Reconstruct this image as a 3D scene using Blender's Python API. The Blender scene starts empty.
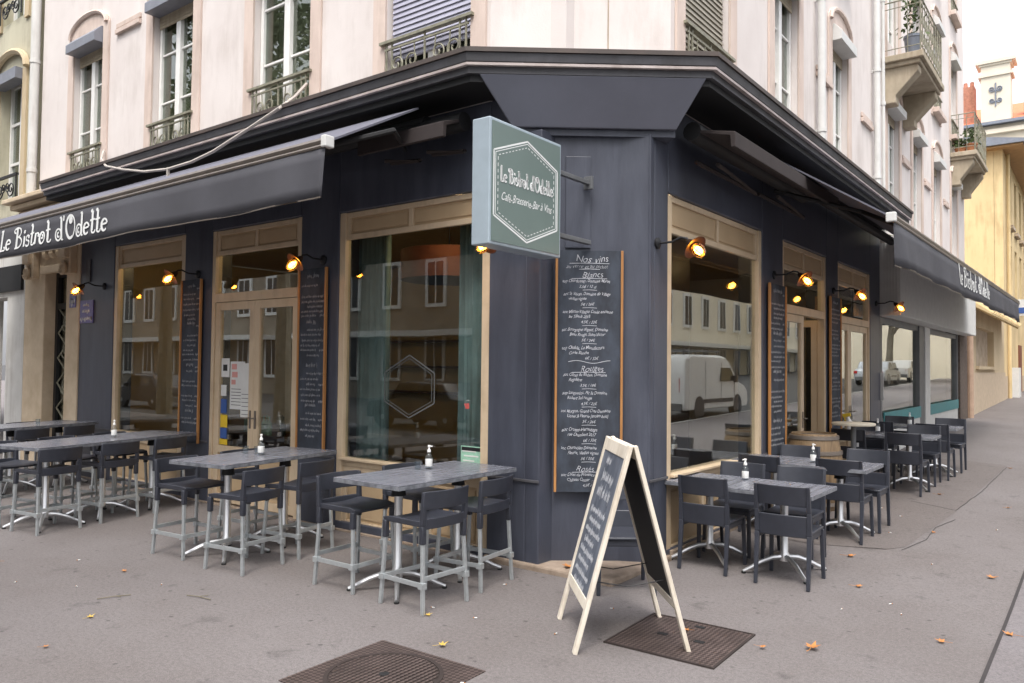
import bpy, bmesh, math, random
from mathutils import Vector, Matrix
R = math.radians
random.seed(7)
scn = bpy.context.scene
COL = scn.collection

# ------------------------------------------------------------------ materials
def nd(nt, typ, **kw):
    n = nt.nodes.new(typ)
    for k, v in kw.items():
        if k in n.inputs: n.inputs[k].default_value = v
        else: setattr(n, k, v)
    return n
def c4(c): return (c[0], c[1], c[2], 1)
def mat(name, col, rough=.6, metal=0., var=.12, scale=6., bump=0., bscale=60., col2=None, stretch=(1,1,1), spec=.5, rvar=0.):
    m = bpy.data.materials.new(name); m.use_nodes = True
    nt = m.node_tree; b = nt.nodes['Principled BSDF']
    b.inputs['Roughness'].default_value = rough; b.inputs['Metallic'].default_value = metal
    b.inputs['Specular IOR Level'].default_value = spec
    tc = nd(nt, 'ShaderNodeTexCoord'); mp = nd(nt, 'ShaderNodeMapping'); mp.inputs['Scale'].default_value = stretch
    nt.links.new(tc.outputs['Object'], mp.inputs['Vector'])
    n = nd(nt, 'ShaderNodeTexNoise', Scale=scale, Detail=6., Roughness=.6)
    nt.links.new(mp.outputs[0], n.inputs['Vector'])
    r = nd(nt, 'ShaderNodeValToRGB')
    a = col if col2 is None else col2
    if col2 is None: lo = [x*(1-var) for x in col]; hi = [min(1, x*(1+var)) for x in col]
    else: lo, hi = col2, col
    r.color_ramp.elements[0].position = .32; r.color_ramp.elements[1].position = .68
    r.color_ramp.elements[0].color = c4(lo); r.color_ramp.elements[1].color = c4(hi)
    nt.links.new(n.outputs['Fac'], r.inputs[0]); nt.links.new(r.outputs[0], b.inputs['Base Color'])
    if rvar:
        mr = nd(nt, 'ShaderNodeMapRange'); mr.inputs['To Min'].default_value = rough-rvar; mr.inputs['To Max'].default_value = rough+rvar
        nt.links.new(n.outputs['Fac'], mr.inputs['Value']); nt.links.new(mr.outputs[0], b.inputs['Roughness'])
    if bump:
        n2 = nd(nt, 'ShaderNodeTexNoise', Scale=bscale, Detail=4.)
        nt.links.new(mp.outputs[0], n2.inputs['Vector'])
        bp = nd(nt, 'ShaderNodeBump', Strength=bump, Distance=.01)
        nt.links.new(n2.outputs['Fac'], bp.inputs['Height']); nt.links.new(bp.outputs[0], b.inputs['Normal'])
    return m
def mat_asphalt(name, base, warm):
    m = bpy.data.materials.new(name); m.use_nodes = True
    nt = m.node_tree; b = nt.nodes['Principled BSDF']; L = nt.links.new
    b.inputs['Roughness'].default_value = .8; b.inputs['Specular IOR Level'].default_value = .35
    tc = nd(nt, 'ShaderNodeTexCoord')
    n1 = nd(nt, 'ShaderNodeTexNoise', Scale=.55, Detail=9., Roughness=.68)
    n2 = nd(nt, 'ShaderNodeTexNoise', Scale=130., Detail=3.)
    n3 = nd(nt, 'ShaderNodeTexNoise', Scale=3.1, Detail=6., Roughness=.65)
    vo = nd(nt, 'ShaderNodeTexVoronoi', Scale=5.5); vo2 = nd(nt, 'ShaderNodeTexVoronoi', Scale=19.)
    for n in (n1, n2, n3, vo, vo2): L(tc.outputs['Object'], n.inputs['Vector'])
    r1 = nd(nt, 'ShaderNodeValToRGB'); r1.color_ramp.elements[0].position = .34; r1.color_ramp.elements[1].position = .66
    r1.color_ramp.elements[0].color = c4(warm); r1.color_ramp.elements[1].color = c4(base)
    L(n1.outputs['Fac'], r1.inputs[0])
    def mult(prev, fac, lo, p0, p1):
        r = nd(nt, 'ShaderNodeMapRange'); r.inputs['From Min'].default_value = p0; r.inputs['From Max'].default_value = p1
        r.inputs['To Min'].default_value = lo; r.inputs['To Max'].default_value = 1.
        L(fac, r.inputs['Value'])
        x = nd(nt, 'ShaderNodeMix', data_type='RGBA', blend_type='MULTIPLY'); x.inputs[0].default_value = 1.
        L(prev, x.inputs[6]); L(r.outputs[0], x.inputs[7]); return x.outputs[2]
    o = mult(r1.outputs[0], n2.outputs['Fac'], .68, .3, .62)
    o = mult(o, n3.outputs['Fac'], .72, .30, .40)
    n4 = nd(nt, 'ShaderNodeTexNoise', Scale=38., Detail=5., Roughness=.75); L(tc.outputs['Object'], n4.inputs['Vector'])
    o = mult(o, n4.outputs['Fac'], .66, .30, .60)
    o = mult(o, vo.outputs['Distance'], .55, .05, .12)
    o = mult(o, vo2.outputs['Distance'], .72, .07, .13)
    L(o, b.inputs['Base Color'])
    bp = nd(nt, 'ShaderNodeBump', Strength=.35, Distance=.006); L(n2.outputs['Fac'], bp.inputs['Height']); L(bp.outputs[0], b.inputs['Normal'])
    return m
def mat_glass(name, tint=(.72,.76,.72), ior=1.75, wob=.02):
    m = bpy.data.materials.new(name); m.use_nodes = True
    nt = m.node_tree; nt.nodes.remove(nt.nodes['Principled BSDF']); L = nt.links.new
    out = nt.nodes['Material Output']
    t = nd(nt, 'ShaderNodeBsdfTransparent'); t.inputs[0].default_value = c4(tint)
    g = nd(nt, 'ShaderNodeBsdfGlossy', Roughness=0.); g.inputs[0].default_value = (.95,.97,.96,1)
    r0 = ((ior-1)/(ior+1))**2
    lw = nd(nt, 'ShaderNodeLayerWeight', Blend=.5); pw = nd(nt, 'ShaderNodeMath', operation='POWER'); pw.inputs[1].default_value = 4.5
    f = nd(nt, 'ShaderNodeMath', operation='MULTIPLY_ADD'); f.inputs[1].default_value = 1-r0; f.inputs[2].default_value = r0
    L(lw.outputs['Facing'], pw.inputs[0]); L(pw.outputs[0], f.inputs[0])
    tc = nd(nt, 'ShaderNodeTexCoord'); n = nd(nt, 'ShaderNodeTexNoise', Scale=1.6, Detail=1.)
    L(tc.outputs['Object'], n.inputs['Vector'])
    bp = nd(nt, 'ShaderNodeBump', Strength=wob, Distance=.05); L(n.outputs['Fac'], bp.inputs['Height'])
    L(bp.outputs[0], g.inputs['Normal'])
    mx = nd(nt, 'ShaderNodeMixShader'); L(f.outputs[0], mx.inputs[0]); L(t.outputs[0], mx.inputs[1]); L(g.outputs[0], mx.inputs[2])
    L(mx.outputs[0], out.inputs['Surface']); return m
def mat_emit(name, col, st, base=None):
    m = mat(name, base or col, .3, var=.02); b = m.node_tree.nodes['Principled BSDF']
    b.inputs['Emission Color'].default_value = c4(col); b.inputs['Emission Strength'].default_value = st; return m
def mat_planks(name, c1, c2, sc=14., axis='X', rough=.35):
    m = bpy.data.materials.new(name); m.use_nodes = True
    nt = m.node_tree; b = nt.nodes['Principled BSDF']; L = nt.links.new; b.inputs['Roughness'].default_value = rough
    tc = nd(nt, 'ShaderNodeTexCoord'); mp = nd(nt, 'ShaderNodeMapping')
    mp.inputs['Scale'].default_value = (1, 9, 1) if axis == 'X' else (9, 1, 1) if axis == 'Y' else (9, 9, .8)
    L(tc.outputs['Object'], mp.inputs['Vector'])
    n = nd(nt, 'ShaderNodeTexNoise', Scale=sc*.35, Detail=8., Roughness=.7); L(mp.outputs[0], n.inputs['Vector'])
    oi = nd(nt, 'ShaderNodeObjectInfo'); L(oi.outputs['Location'], mp.inputs['Location'])
    r = nd(nt, 'ShaderNodeValToRGB'); r.color_ramp.elements[0].position = .3; r.color_ramp.elements[1].position = .7
    r.color_ramp.elements[0].color = c4(c1); r.color_ramp.elements[1].color = c4(c2)
    L(n.outputs['Fac'], r.inputs[0])
    w = nd(nt, 'ShaderNodeTexWave', Scale=3.4 if axis != 'Z' else 5., bands_direction='Y' if axis == 'X' else 'X'); L(tc.outputs['Object'], w.inputs['Vector'])
    wr = nd(nt, 'ShaderNodeMapRange'); wr.inputs['From Max'].default_value = .08; wr.inputs['To Min'].default_value = .72
    L(w.outputs['Fac'], wr.inputs['Value'])
    x = nd(nt, 'ShaderNodeMix', data_type='RGBA', blend_type='MULTIPLY'); x.inputs[0].default_value = 1.
    L(r.outputs[0], x.inputs[6]); L(wr.outputs[0], x.inputs[7]); L(x.outputs[2], b.inputs['Base Color'])
    return m
def mat_plate(name, col):      # cast iron with a chequered relief and rust
    m = mat(name, col, .55, .35, col2=[x*.55 for x in col], scale=5.); nt = m.node_tree; b = nt.nodes['Principled BSDF']; L = nt.links.new
    tc = nd(nt, 'ShaderNodeTexCoord'); mp = nd(nt, 'ShaderNodeMapping'); mp.inputs['Rotation'].default_value = (0,0,R(45))
    L(tc.outputs['Object'], mp.inputs[0]); ch = nd(nt, 'ShaderNodeTexChecker', Scale=44.); L(mp.outputs[0], ch.inputs['Vector']); ch.inputs['Color1'].default_value = (1,1,1,1); ch.inputs['Color2'].default_value = (.22,.2,.19,1)
    bp = nd(nt, 'ShaderNodeBump', Strength=.9, Distance=.012); L(ch.outputs['Fac'], bp.inputs['Height']); L(bp.outputs[0], b.inputs['Normal'])
    src = b.inputs['Base Color'].links[0].from_socket
    x = nd(nt, 'ShaderNodeMix', data_type='RGBA', blend_type='MULTIPLY'); x.inputs[0].default_value = .8
    L(src, x.inputs[6]); L(ch.outputs['Color'], x.inputs[7]); L(x.outputs[2], b.inputs['Base Color']); return m
def mat_chalk(name):           # slate with wiped chalk dust
    return mat(name, (.05,.062,.085), .75, col2=(.016,.019,.026), scale=3.2, stretch=(1.6,1.6,.8))
def weather(m, amt=.35, sc=1.1, streak=(2.6,2.6,.22), col=(.50,.45,.40)):      # rain streaks and grime patches
    nt = m.node_tree; b = nt.nodes['Principled BSDF']; L = nt.links.new; src = b.inputs['Base Color'].links[0].from_socket
    tc = nd(nt, 'ShaderNodeTexCoord'); mp = nd(nt, 'ShaderNodeMapping'); mp.inputs['Scale'].default_value = streak; L(tc.outputs['Object'], mp.inputs[0])
    a = nd(nt, 'ShaderNodeTexNoise', Scale=2.2, Detail=7., Roughness=.7); L(mp.outputs[0], a.inputs['Vector'])
    p = nd(nt, 'ShaderNodeTexNoise', Scale=sc, Detail=5., Roughness=.6); L(tc.outputs['Object'], p.inputs['Vector'])
    k = nd(nt, 'ShaderNodeMath', operation='MULTIPLY'); L(a.outputs['Fac'], k.inputs[0]); L(p.outputs['Fac'], k.inputs[1])
    r = nd(nt, 'ShaderNodeMapRange'); r.inputs['From Min'].default_value = .24; r.inputs['From Max'].default_value = .38; r.inputs['To Max'].default_value = amt; L(k.outputs[0], r.inputs['Value'])
    x = nd(nt, 'ShaderNodeMix', data_type='RGBA', blend_type='MULTIPLY'); L(r.outputs[0], x.inputs[0]); L(src, x.inputs[6]); x.inputs[7].default_value = c4(col)
    L(x.outputs[2], b.inputs['Base Color'])
M = {}
M['plaster'] = mat('pale_plaster', (.73,.675,.645), .85, col2=(.65,.59,.56), scale=1.5, stretch=(.8,.8,.6), bump=.15, bscale=90)
M['stone'] = mat('pink_stone', (.69,.57,.50), .85, col2=(.56,.45,.39), scale=2.2, stretch=(1.2,1.2,.5), bump=.2, bscale=70)
M['portal'] = mat('beige_portal_stone', (.66,.54,.39), .85, col2=(.50,.39,.26), scale=2.5, bump=.3, bscale=40)
M['stone2'] = mat('weathered_stone', (.52,.43,.33), .9, col2=(.33,.26,.19), scale=3., bump=.4, bscale=40)
M['whitewall'] = mat('white_painted_stone', (.66,.65,.62), .8, col2=(.52,.51,.48), scale=1.2, bump=.15)
M['creamwall'] = mat('cream_green_plaster', (.56,.53,.40), .85, col2=(.47,.44,.33), scale=1.3, stretch=(1,1,.4), bump=.15)
M['dark'] = mat('charcoal_paint', (.070,.077,.102), .40, col2=(.046,.050,.068), scale=2.5, stretch=(2.2,2.2,.4), bump=.12, bscale=35, rvar=.08)
M['slate'] = mat('slate_paint', (.15,.155,.19), .45, col2=(.125,.13,.16), scale=1.8, rvar=.06)
M['cornice'] = mat('grey_metal_cornice', (.095,.095,.105), .5, col2=(.06,.058,.062), scale=2.6, bump=.06)
M['rustlip'] = mat('brown_lip', (.085,.062,.052), .6, col2=(.05,.04,.036), scale=4)
M['strip'] = mat('pale_drip_edge', (.50,.44,.42), .5, col2=(.30,.25,.23), scale=5)
M['black'] = mat('matt_black', (.010,.010,.011), .7)
M['fabric'] = mat('charcoal_canvas', (.058,.058,.068), .85, var=.12, scale=1.5, bump=.15, bscale=500)
M['fabricskylit'] = mat('skylit_canvas', (.12,.12,.15), .85, var=.1, scale=1.2)  # same canvas with the sky light on its top put into the colour
M['fabric2'] = mat('brown_black_canvas', (.03,.022,.021), .85, bump=.1, bscale=300)
M['alu'] = mat('brushed_aluminium', (.46,.49,.50), .36, .6, var=.08, scale=20)
M['bronze'] = mat('brown_alu', (.20,.17,.145), .4, .5)
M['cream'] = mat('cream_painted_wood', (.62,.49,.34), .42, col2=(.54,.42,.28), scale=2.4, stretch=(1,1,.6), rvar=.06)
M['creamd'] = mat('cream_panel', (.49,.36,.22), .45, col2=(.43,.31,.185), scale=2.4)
M['glass'] = mat_glass('shop_glass', (.88,.90,.87), 2.6, .006)
M['glassl'] = mat_glass('front_glass', (.88,.90,.87), 1.85, .007)
M['glassup'] = mat_glass('window_glass', (.62,.66,.60), 2.1, .02)
M['white'] = mat('white_paint', (.78,.77,.74), .4, var=.05)
M['shutterbox'] = mat('grey_blue_box', (.20,.21,.245), .5, var=.1)
M['shutter'] = mat('lilac_grey_slats', (.36,.36,.44), .5, var=.06)
M['oldshutter'] = mat('weathered_slats', (.36,.33,.27), .7, col2=(.2,.18,.14), scale=5, stretch=(.5,.5,6))
M['iron'] = mat('olive_iron', (.30,.29,.21), .55, .1, col2=(.17,.16,.12), scale=12)
M['skyslatewipe'] = mat('skylit_wiped_slate', (.155,.175,.215), .6, col2=(.05,.062,.085), scale=3.5, stretch=(2.5,2.5,.7))  # sky sheen on the tilted board painted in, with wiped chalk streaks
M['lampglow'] = mat_emit('warm_spot', (1.,.66,.30), 70.)
M['pipebeige'] = mat('beige_pipe', (.42,.29,.21), .7)
M['ironb'] = mat('black_iron', (.02,.02,.022), .5, .3)
M['plastic'] = mat('anthracite_plastic', (.030,.033,.044), .40, var=.12, scale=10, bump=.05, bscale=250)
M['top'] = mat_planks('slate_tabletop', (.11,.115,.14), (.215,.222,.25), 9., 'Y', .27)
M['topedge'] = mat('tabletop_edge', (.22,.23,.25), .45, col2=(.09,.095,.11), scale=18)
M['chrome'] = mat('polished_steel', (.74,.74,.74), .28, .85, var=.04)
M['wood'] = mat_planks('oak_frame', (.34,.15,.045), (.50,.24,.08), 8., 'Z', .5)
M['palewood'] = mat('whitewashed_pine', (.76,.70,.60), .6, col2=(.64,.57,.46), scale=3., stretch=(3,3,.5), bump=.1)
M['chalkboard'] = mat_chalk('chalkboard'); M['chalk'] = mat('chalk', (.44,.45,.48), .9, var=.2, scale=40)
M['decal'] = mat('frosted_decal', (.085,.09,.09), .9)
M['chalkdim'] = mat('faint_chalk', (.30,.305,.32), .9, var=.3, scale=40)
M['signface'] = mat('sage_sign_face', (.135,.182,.168), .35, var=.05, scale=2)
M['signside'] = mat('pale_blue_frame', (.36,.43,.48), .35, .2, var=.06)
M['letter'] = mat('white_letter', (.74,.75,.74), .5, var=.03)
M['amber'] = mat_glass('amber_glass', (1.,.60,.17), 1.6, .05)
M['filament'] = mat_emit('bulb_core', (1., .56, .17), 22., (1,.7,.3))
M['copper'] = mat('aged_copper', (.055,.032,.022), .4, .6)
M['asphalt'] = mat_asphalt('pavement_asphalt', (.205,.186,.182), (.168,.148,.141))
M['patch'] = mat_asphalt('patch_asphalt', (.175,.153,.145), (.15,.130,.121))
M['patch2'] = mat_asphalt('pale_asphalt', (.218,.200,.204), (.188,.170,.170))
M['road'] = mat_asphalt('road_asphalt', (.07,.07,.072), (.055,.053,.052))
M['kerb'] = mat('granite_kerb', (.30,.29,.28), .8, col2=(.22,.21,.2), scale=30)
M['crack'] = mat('crack_tar', (.035,.03,.03), .9)
M['slab'] = mat('worn_stone_step', (.34,.27,.21), .85, col2=(.2,.15,.11), scale=6, bump=.4)
M['plate'] = mat_plate('rusty_iron_plate', (.15,.112,.102))
M['plateedge'] = mat('iron_rim', (.045,.034,.031), .6, .3)
M['leaf'] = mat('dry_leaf', (.52,.22,.06), .7, col2=(.34,.13,.035), scale=20)
M['leafy'] = mat('yellow_leaf', (.60,.42,.08), .7, col2=(.45,.28,.05), scale=20)
M['foliage'] = mat('plane_foliage', (.085,.12,.030), .6, col2=(.04,.065,.018), scale=1.5)
M['bark'] = mat('plane_bark', (.24,.21,.16), .9, col2=(.12,.105,.075), scale=5, bump=.5, bscale=20)
M['curtain'] = mat('teal_curtain', (.17,.255,.285), .9, var=.2, scale=3)
M['inwall'] = mat('ochre_interior', (.46,.34,.17), .8, var=.1, scale=1.)
M['infloor'] = mat('brown_floor', (.10,.065,.04), .5)
M['inwood'] = mat('dark_bar_wood', (.07,.035,.02), .4)
M['inceil'] = mat('warm_ceiling', (.45,.33,.18), .8)
M['redbrown'] = mat('red_brown_shade', (.17,.05,.025), .7)
M['paper'] = mat('paper', (.66,.66,.64), .7, var=.05)
M['pink'] = mat('pink_paper', (.62,.30,.27), .7); M['green'] = mat('mint_paper', (.28,.50,.38), .7, var=.15, scale=30)
M['blue'] = mat('blue_sticker', (.04,.10,.32), .5); M['yellow'] = mat('yellow_sticker', (.70,.48,.03), .5)
M['plaque'] = mat('violet_plaque', (.10,.085,.26), .35)
M['bottleglass'] = mat_glass('bottle_glass', (.85,.88,.9), 1.6, 0)
M['darkbottle'] = mat('dark_bottle', (.02,.03,.02), .15)
M['teal'] = mat('teal_band', (.015,.22,.24), .4); M['shopwhite'] = mat('dull_white_fascia', (.62,.62,.60), .6, var=.06)
M['greymetal'] = mat('grey_profile', (.12,.125,.13), .45)
M['shadestone'] = mat('shaded_stone', (.27,.235,.19), .9, col2=(.17,.15,.12), scale=.8)  # shade put into the colour, dims the fronts mirrored on the left
M['brick'] = mat('dark_brick', (.10,.075,.06), .9, var=.3, scale=14)
M['ochre'] = mat('ochre_plaster', (.72,.56,.31), .85, col2=(.60,.46,.25), scale=1.2, stretch=(1,1,.4))
M['ochrepale'] = mat('pale_ochre', (.58,.47,.31), .85, col2=(.47,.37,.24), scale=1.)
M['beige'] = mat('beige_render', (.50,.40,.29), .9, var=.1)
M['balcony'] = mat('concrete_balcony', (.47,.40,.30), .9, col2=(.33,.28,.2), scale=3, bump=.2)
M['farcream'] = mat('far_cream', (.68,.62,.50), .9, var=.06, scale=.6)
M['eave'] = mat('brown_eave_boards', (.36,.21,.09), .7)
M['tile'] = mat('orange_tile', (.50,.15,.06), .8, var=.2, scale=8)
M['oldbrick'] = mat('old_pink_brick', (.45,.20,.13), .85, var=.25, scale=5)
M['zinc'] = mat('zinc', (.2,.22,.26), .5, .3)
M['cable'] = mat('pale_cable', (.42,.38,.34), .7)
M['terracotta'] = mat('terracotta', (.40,.17,.08), .8)
M['rubber'] = mat('rubber', (.015,.015,.015), .8)
M['vanwhite'] = mat('white_car_paint', (.82,.82,.80), .3, var=.03); M['carblack'] = mat('black_car_paint', (.02,.02,.025), .2)
M['carsilver'] = mat('silver_car_paint', (.38,.40,.42), .3, .4)
M['carglass'] = mat('dark_car_glass', (.012,.014,.016), .08)
M['tail'] = mat('red_tail_lens', (.45,.012,.01), .25); M['taillit'] = mat_emit('lit_tail_lens', (1.,.03,.02), 1.2, (.5,.02,.01))
M['barrel'] = mat_planks('barrel_oak', (.13,.085,.045), (.24,.16,.085), 6., 'Z', .6)

weather(M['plaster'], .26, .8, (2.2,2.2,.4)); weather(M['stone'], .4); weather(M['ochre'], .6, .5); weather(M['whitewall'], .5); weather(M['creamwall'], .5)
weather(M['dark'], .4, 2.5, (5,5,.5), (.55,.57,.62)); weather(M['cornice'], .5, 2.); weather(M['cream'], .35, 3.); weather(M['palewood'], .4, 4.); weather(M['balcony'], .6, 1.5)
# ------------------------------------------------------------------ mesh helper
class MB:
    def __init__(s): s.v = []; s.f = []; s.mi = []; s.cur = 0
    def add(s, vs, fs):
        o = len(s.v); s.v += [tuple(v) for v in vs]
        s.f += [tuple(i+o for i in f) for f in fs]; s.mi += [s.cur]*len(fs); return s
    def hexa(s, p):     # 8 points, bottom 4 then top 4
        return s.add(p, [(3,2,1,0),(4,5,6,7),(0,1,5,4),(1,2,6,5),(2,3,7,6),(3,0,4,7)])
    def box(s, x0,x1,y0,y1,z0,z1, T=None):
        p = [(x0,y0,z0),(x1,y0,z0),(x1,y1,z0),(x0,y1,z0),(x0,y0,z1),(x1,y0,z1),(x1,y1,z1),(x0,y1,z1)]
        if T: p = [T(*q) for q in p]
        return s.hexa(p)
    def prism(s, poly, z0, z1, T=None):
        n = len(poly); p = [(x,y,z0) for x,y in poly]+[(x,y,z1) for x,y in poly]
        if T: p = [T(*q) for q in p]
        return s.add(p, [tuple(range(n-1,-1,-1)), tuple(range(n,2*n))]+[(i,(i+1)%n,n+(i+1)%n,n+i) for i in range(n)])
    def tube(s, pts, r, n=8, r1=None, closed=False):
        pts = [Vector(p) for p in pts]; k = len(pts); vs = []; prev = None
        for i, p in enumerate(pts):
            d = (pts[min(i+1,k-1)]-pts[max(i-1,0)])
            if closed: d = pts[(i+1)%k]-pts[i-1]
            d.normalize()
            if prev is None:
                a = Vector((0,0,1)) if abs(d.z) < .9 else Vector((1,0,0)); u = d.cross(a).normalized()
            else: u = (prev-d*prev.dot(d)).normalized()
            prev = u; w = d.cross(u)
            rr = r if r1 is None else r+(r1-r)*i/(k-1)
            vs += [p+(u*math.cos(2*math.pi*j/n)+w*math.sin(2*math.pi*j/n))*rr for j in range(n)]
        fs = []
        for i in range(k if closed else k-1):
            for j in range(n):
                a = i*n+j; b = i*n+(j+1)%n; c = ((i+1)%k)*n; fs.append((a, b, c+(j+1)%n, c+j))
        if not closed: fs += [tuple(range(n-1,-1,-1)), tuple(range((k-1)*n, k*n))]
        return s.add(vs, fs)
    def lathe(s, prof, c=(0,0,0), n=16, T=None):   # prof [(r,z)]
        vs = []; k = len(prof)
        for r, z in prof:
            for j in range(n):
                q = (c[0]+r*math.cos(2*math.pi*j/n), c[1]+r*math.sin(2*math.pi*j/n), c[2]+z)
                vs.append(T(*q) if T else q)
        fs = [(i*n+j, i*n+(j+1)%n, (i+1)*n+(j+1)%n, (i+1)*n+j) for i in range(k-1) for j in range(n)]
        fs += [tuple(range(n-1,-1,-1)), tuple(range((k-1)*n, k*n))]
        return s.add(vs, fs)
    def sweep(s, path, prof, closed_prof=True):   # path: list of (pt, outward normal scaled); prof: (d,z)
        k = len(path); m = len(prof)
        vs = [(p[0]+nn[0]*d, p[1]+nn[1]*d, z) for p, nn in path for d, z in prof]
        fs = [(i*m+j, (i+1)*m+j, (i+1)*m+(j+1)%m, i*m+(j+1)%m) for i in range(k-1) for j in range(m)]
        fs += [tuple(range(m)), tuple(range((k-1)*m, k*m))[::-1]]
        return s.add(vs, fs)
    def ribbon(s, pts, w, T, th=.002):   # flat stroke in (s,z) plane, T(s,d,z)
        k = len(pts); a = []
        for i in range(k):
            p = pts[i]; q = pts[min(i+1,k-1)]; o = pts[max(i-1,0)]
            dx, dz = q[0]-o[0], q[1]-o[1]; l = math.hypot(dx,dz) or 1
            a.append((p, (-dz/l*w/2, dx/l*w/2)))
        vs = []
        for (p, n) in a: vs += [T(p[0]+n[0], th, p[1]+n[1]), T(p[0]-n[0], th, p[1]-n[1]), T(p[0]+n[0], 0, p[1]+n[1]), T(p[0]-n[0], 0, p[1]-n[1])]
        fs = []
        for i in range(k-1):
            b = i*4; c = b+4; fs += [(b,b+1,c+1,c), (b+2,b,c,c+2), (b+1,b+3,c+3,c+1)]
        return s.add(vs, fs)
    def build(s, name, mats, parent=None, smooth=False, bev=0., world=False, sub=0, angle=35):
        me = bpy.data.meshes.new(name)
        v = s.v
        if world and parent is not None:
            root = parent
            while root.parent: root = root.parent
            o = root.location; v = [(x-o.x, y-o.y, z-o.z) for x,y,z in v]
        me.from_pydata(v, [], s.f)
        ms = mats if isinstance(mats, (list, tuple)) else [mats]
        for m in ms: me.materials.append(M[m])
        if len(ms) > 1: me.polygons.foreach_set('material_index', s.mi)
        bm = bmesh.new(); bm.from_mesh(me); bmesh.ops.recalc_face_normals(bm, faces=bm.faces); bm.to_mesh(me); bm.free()
        if smooth:
            me.polygons.foreach_set('use_smooth', [True]*len(me.polygons)); me.set_sharp_from_angle(angle=R(angle))
        ob = bpy.data.objects.new(name, me); COL.objects.link(ob)
        if parent is not None: ob.parent = parent
        if bev:
            b = ob.modifiers.new('bevel', 'BEVEL'); b.width = bev; b.segments = 2; b.limit_method = 'ANGLE'; b.angle_limit = R(40)
        if sub:
            b = ob.modifiers.new('sub', 'SUBSURF'); b.levels = sub; b.render_levels = sub
        return ob
def tag(o, label, cat, group=None):
    o['label'] = label; o['category'] = cat
    if group: o['group'] = group
    return o
def thing(name, label, cat, loc=(0,0,0), rz=0., group=None):
    o = bpy.data.objects.new(name, None); COL.objects.link(o); o.location = loc; o.rotation_euler = (0,0,rz)
    o.empty_display_size = .1
    return tag(o, label, cat, group)
def struct(o): o['kind'] = 'structure'; return o
def copy_tree(o, parent=None):
    c = o.copy(); COL.objects.link(c)
    if parent is not None: c.parent = parent
    for ch in list(o.children): copy_tree(ch, c)
    return c

# ------------------------------------------------------------------ measured frame: left front y = YF (outward -y), right front x = XF (outward +x)
YF, XF = 5.655, -3.283
def FL(s, d, z): return (s, YF-d, z)
def FR(s, d, z): return (XF+d, s, z)
CP, CQ = Vector((-4.62, YF)), Vector((XF, 6.735))      # upper chamfer ends
CU = (CQ-CP).normalized(); CN = Vector((CU.y, -CU.x))
NB = Vector((-4.0, 5.85))                              # niche base (ground floor chamfer)
def FN(s, d, z): p = NB+CU*s+CN*d; return (p.x, p.y, z)
def FC(s, d, z): p = CP+CU*s+CN*d; return (p.x, p.y, z)
def sm(t): t = max(0., min(1., t)); return t*t*(3-2*t)
def hz(x, y):
    if x < -3.6: return 0.
    t = max(0., min(y, 90.)-6.5)
    k = min(1., t/1.5)
    return .0225*t*(.5+.5*k)

# ------------------------------------------------------------------ ground
def sheet(name, xs, ys, off, material, skirt=0.):
    mb = MB(); nx, ny = len(xs), len(ys)
    vs = [(x, y, hz(x,y)+off) for y in ys for x in xs]
    fs = [(j*nx+i, j*nx+i+1, (j+1)*nx+i+1, (j+1)*nx+i) for j in range(ny-1) for i in range(nx-1)]
    mb.add(vs, fs)
    if skirt:
        ring = [i for i in range(nx)]+[j*nx+nx-1 for j in range(1,ny)]+[(ny-1)*nx+i for i in range(nx-2,-1,-1)]+[j*nx for j in range(ny-2,0,-1)]
        vv = [vs[i] for i in ring]+[(vs[i][0], vs[i][1], vs[i][2]-skirt) for i in ring]; n = len(ring)
        mb.add(vv, [(i, n+i, n+(i+1)%n, (i+1)%n) for i in range(n)])
    return struct(mb.build(name, material))
YS = [-2.4, 0, 3, 5, 6.5, 6.9, 7.3, 7.7, 8, 9, 10, 12, 15, 20, 26, 36, 50, 70, 90, 130]
XS = [-80, -40, -20, -10, -5, -3.7, -3.6, -3.4, -3, -2, -1, 0, 1, 2.6]
sheet('road', [-400,-100,-20,-3.7,-3.6,3,20,100,400], [-400,-100,-20,-2.4]+YS[1:]+[200,500], -.13, 'road')
sheet('pavement', XS, YS, 0, 'asphalt', .3)
mb = MB(); mb.box(-80, 2.6, -2.55, -2.4, -.12, .012)
kb = YS[1:]
for a, b in zip([-2.55]+kb, kb):
    z0, z1 = hz(2.7,a), hz(2.7,b)
    mb.hexa([(2.6,a,z0-.13),(2.76,a,z0-.13),(2.76,b,z1-.13),(2.6,b,z1-.13),(2.6,a,z0+.012),(2.76,a,z0+.012),(2.76,b,z1+.012),(2.6,b,z1+.012)])
struct(mb.build('kerb', 'kerb'))
# repairs and joints in the asphalt (4 mm sheets)
def patch(name, poly, material, off=.004):
    bm = bmesh.new(); vs = [bm.verts.new((x, y, 0)) for x, y in poly]; bm.faces.new(vs)
    bmesh.ops.triangulate(bm, faces=bm.faces[:])
    for yy in (6.5, 6.9, 7.3, 7.7, 8, 9, 10, 12, 15):
        bmesh.ops.bisect_plane(bm, geom=bm.verts[:]+bm.edges[:]+bm.faces[:], plane_co=(0,yy,0), plane_no=(0,1,0))
    for v in bm.verts: v.co.z = hz(v.co.x, v.co.y)+off
    me = bpy.data.meshes.new(name); bm.to_mesh(me); bm.free(); me.materials.append(M[material])
    o = bpy.data.objects.new(name, me); COL.objects.link(o); return struct(o)
patch('pavement_patch', [(-3.2,8.3),(-2.4,8.15),(-1.75,8.35),(-1.62,8.56),(-1.55,9.6),(-1.48,10.86),(-1.38,15.6),(-2.1,15.9),(-3.2,15.9)], 'patch')
patch('pavement_patch', [(-.59,-2.3),(2.55,-2.3),(2.55,50),(-.59,50)], 'patch2')
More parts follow.
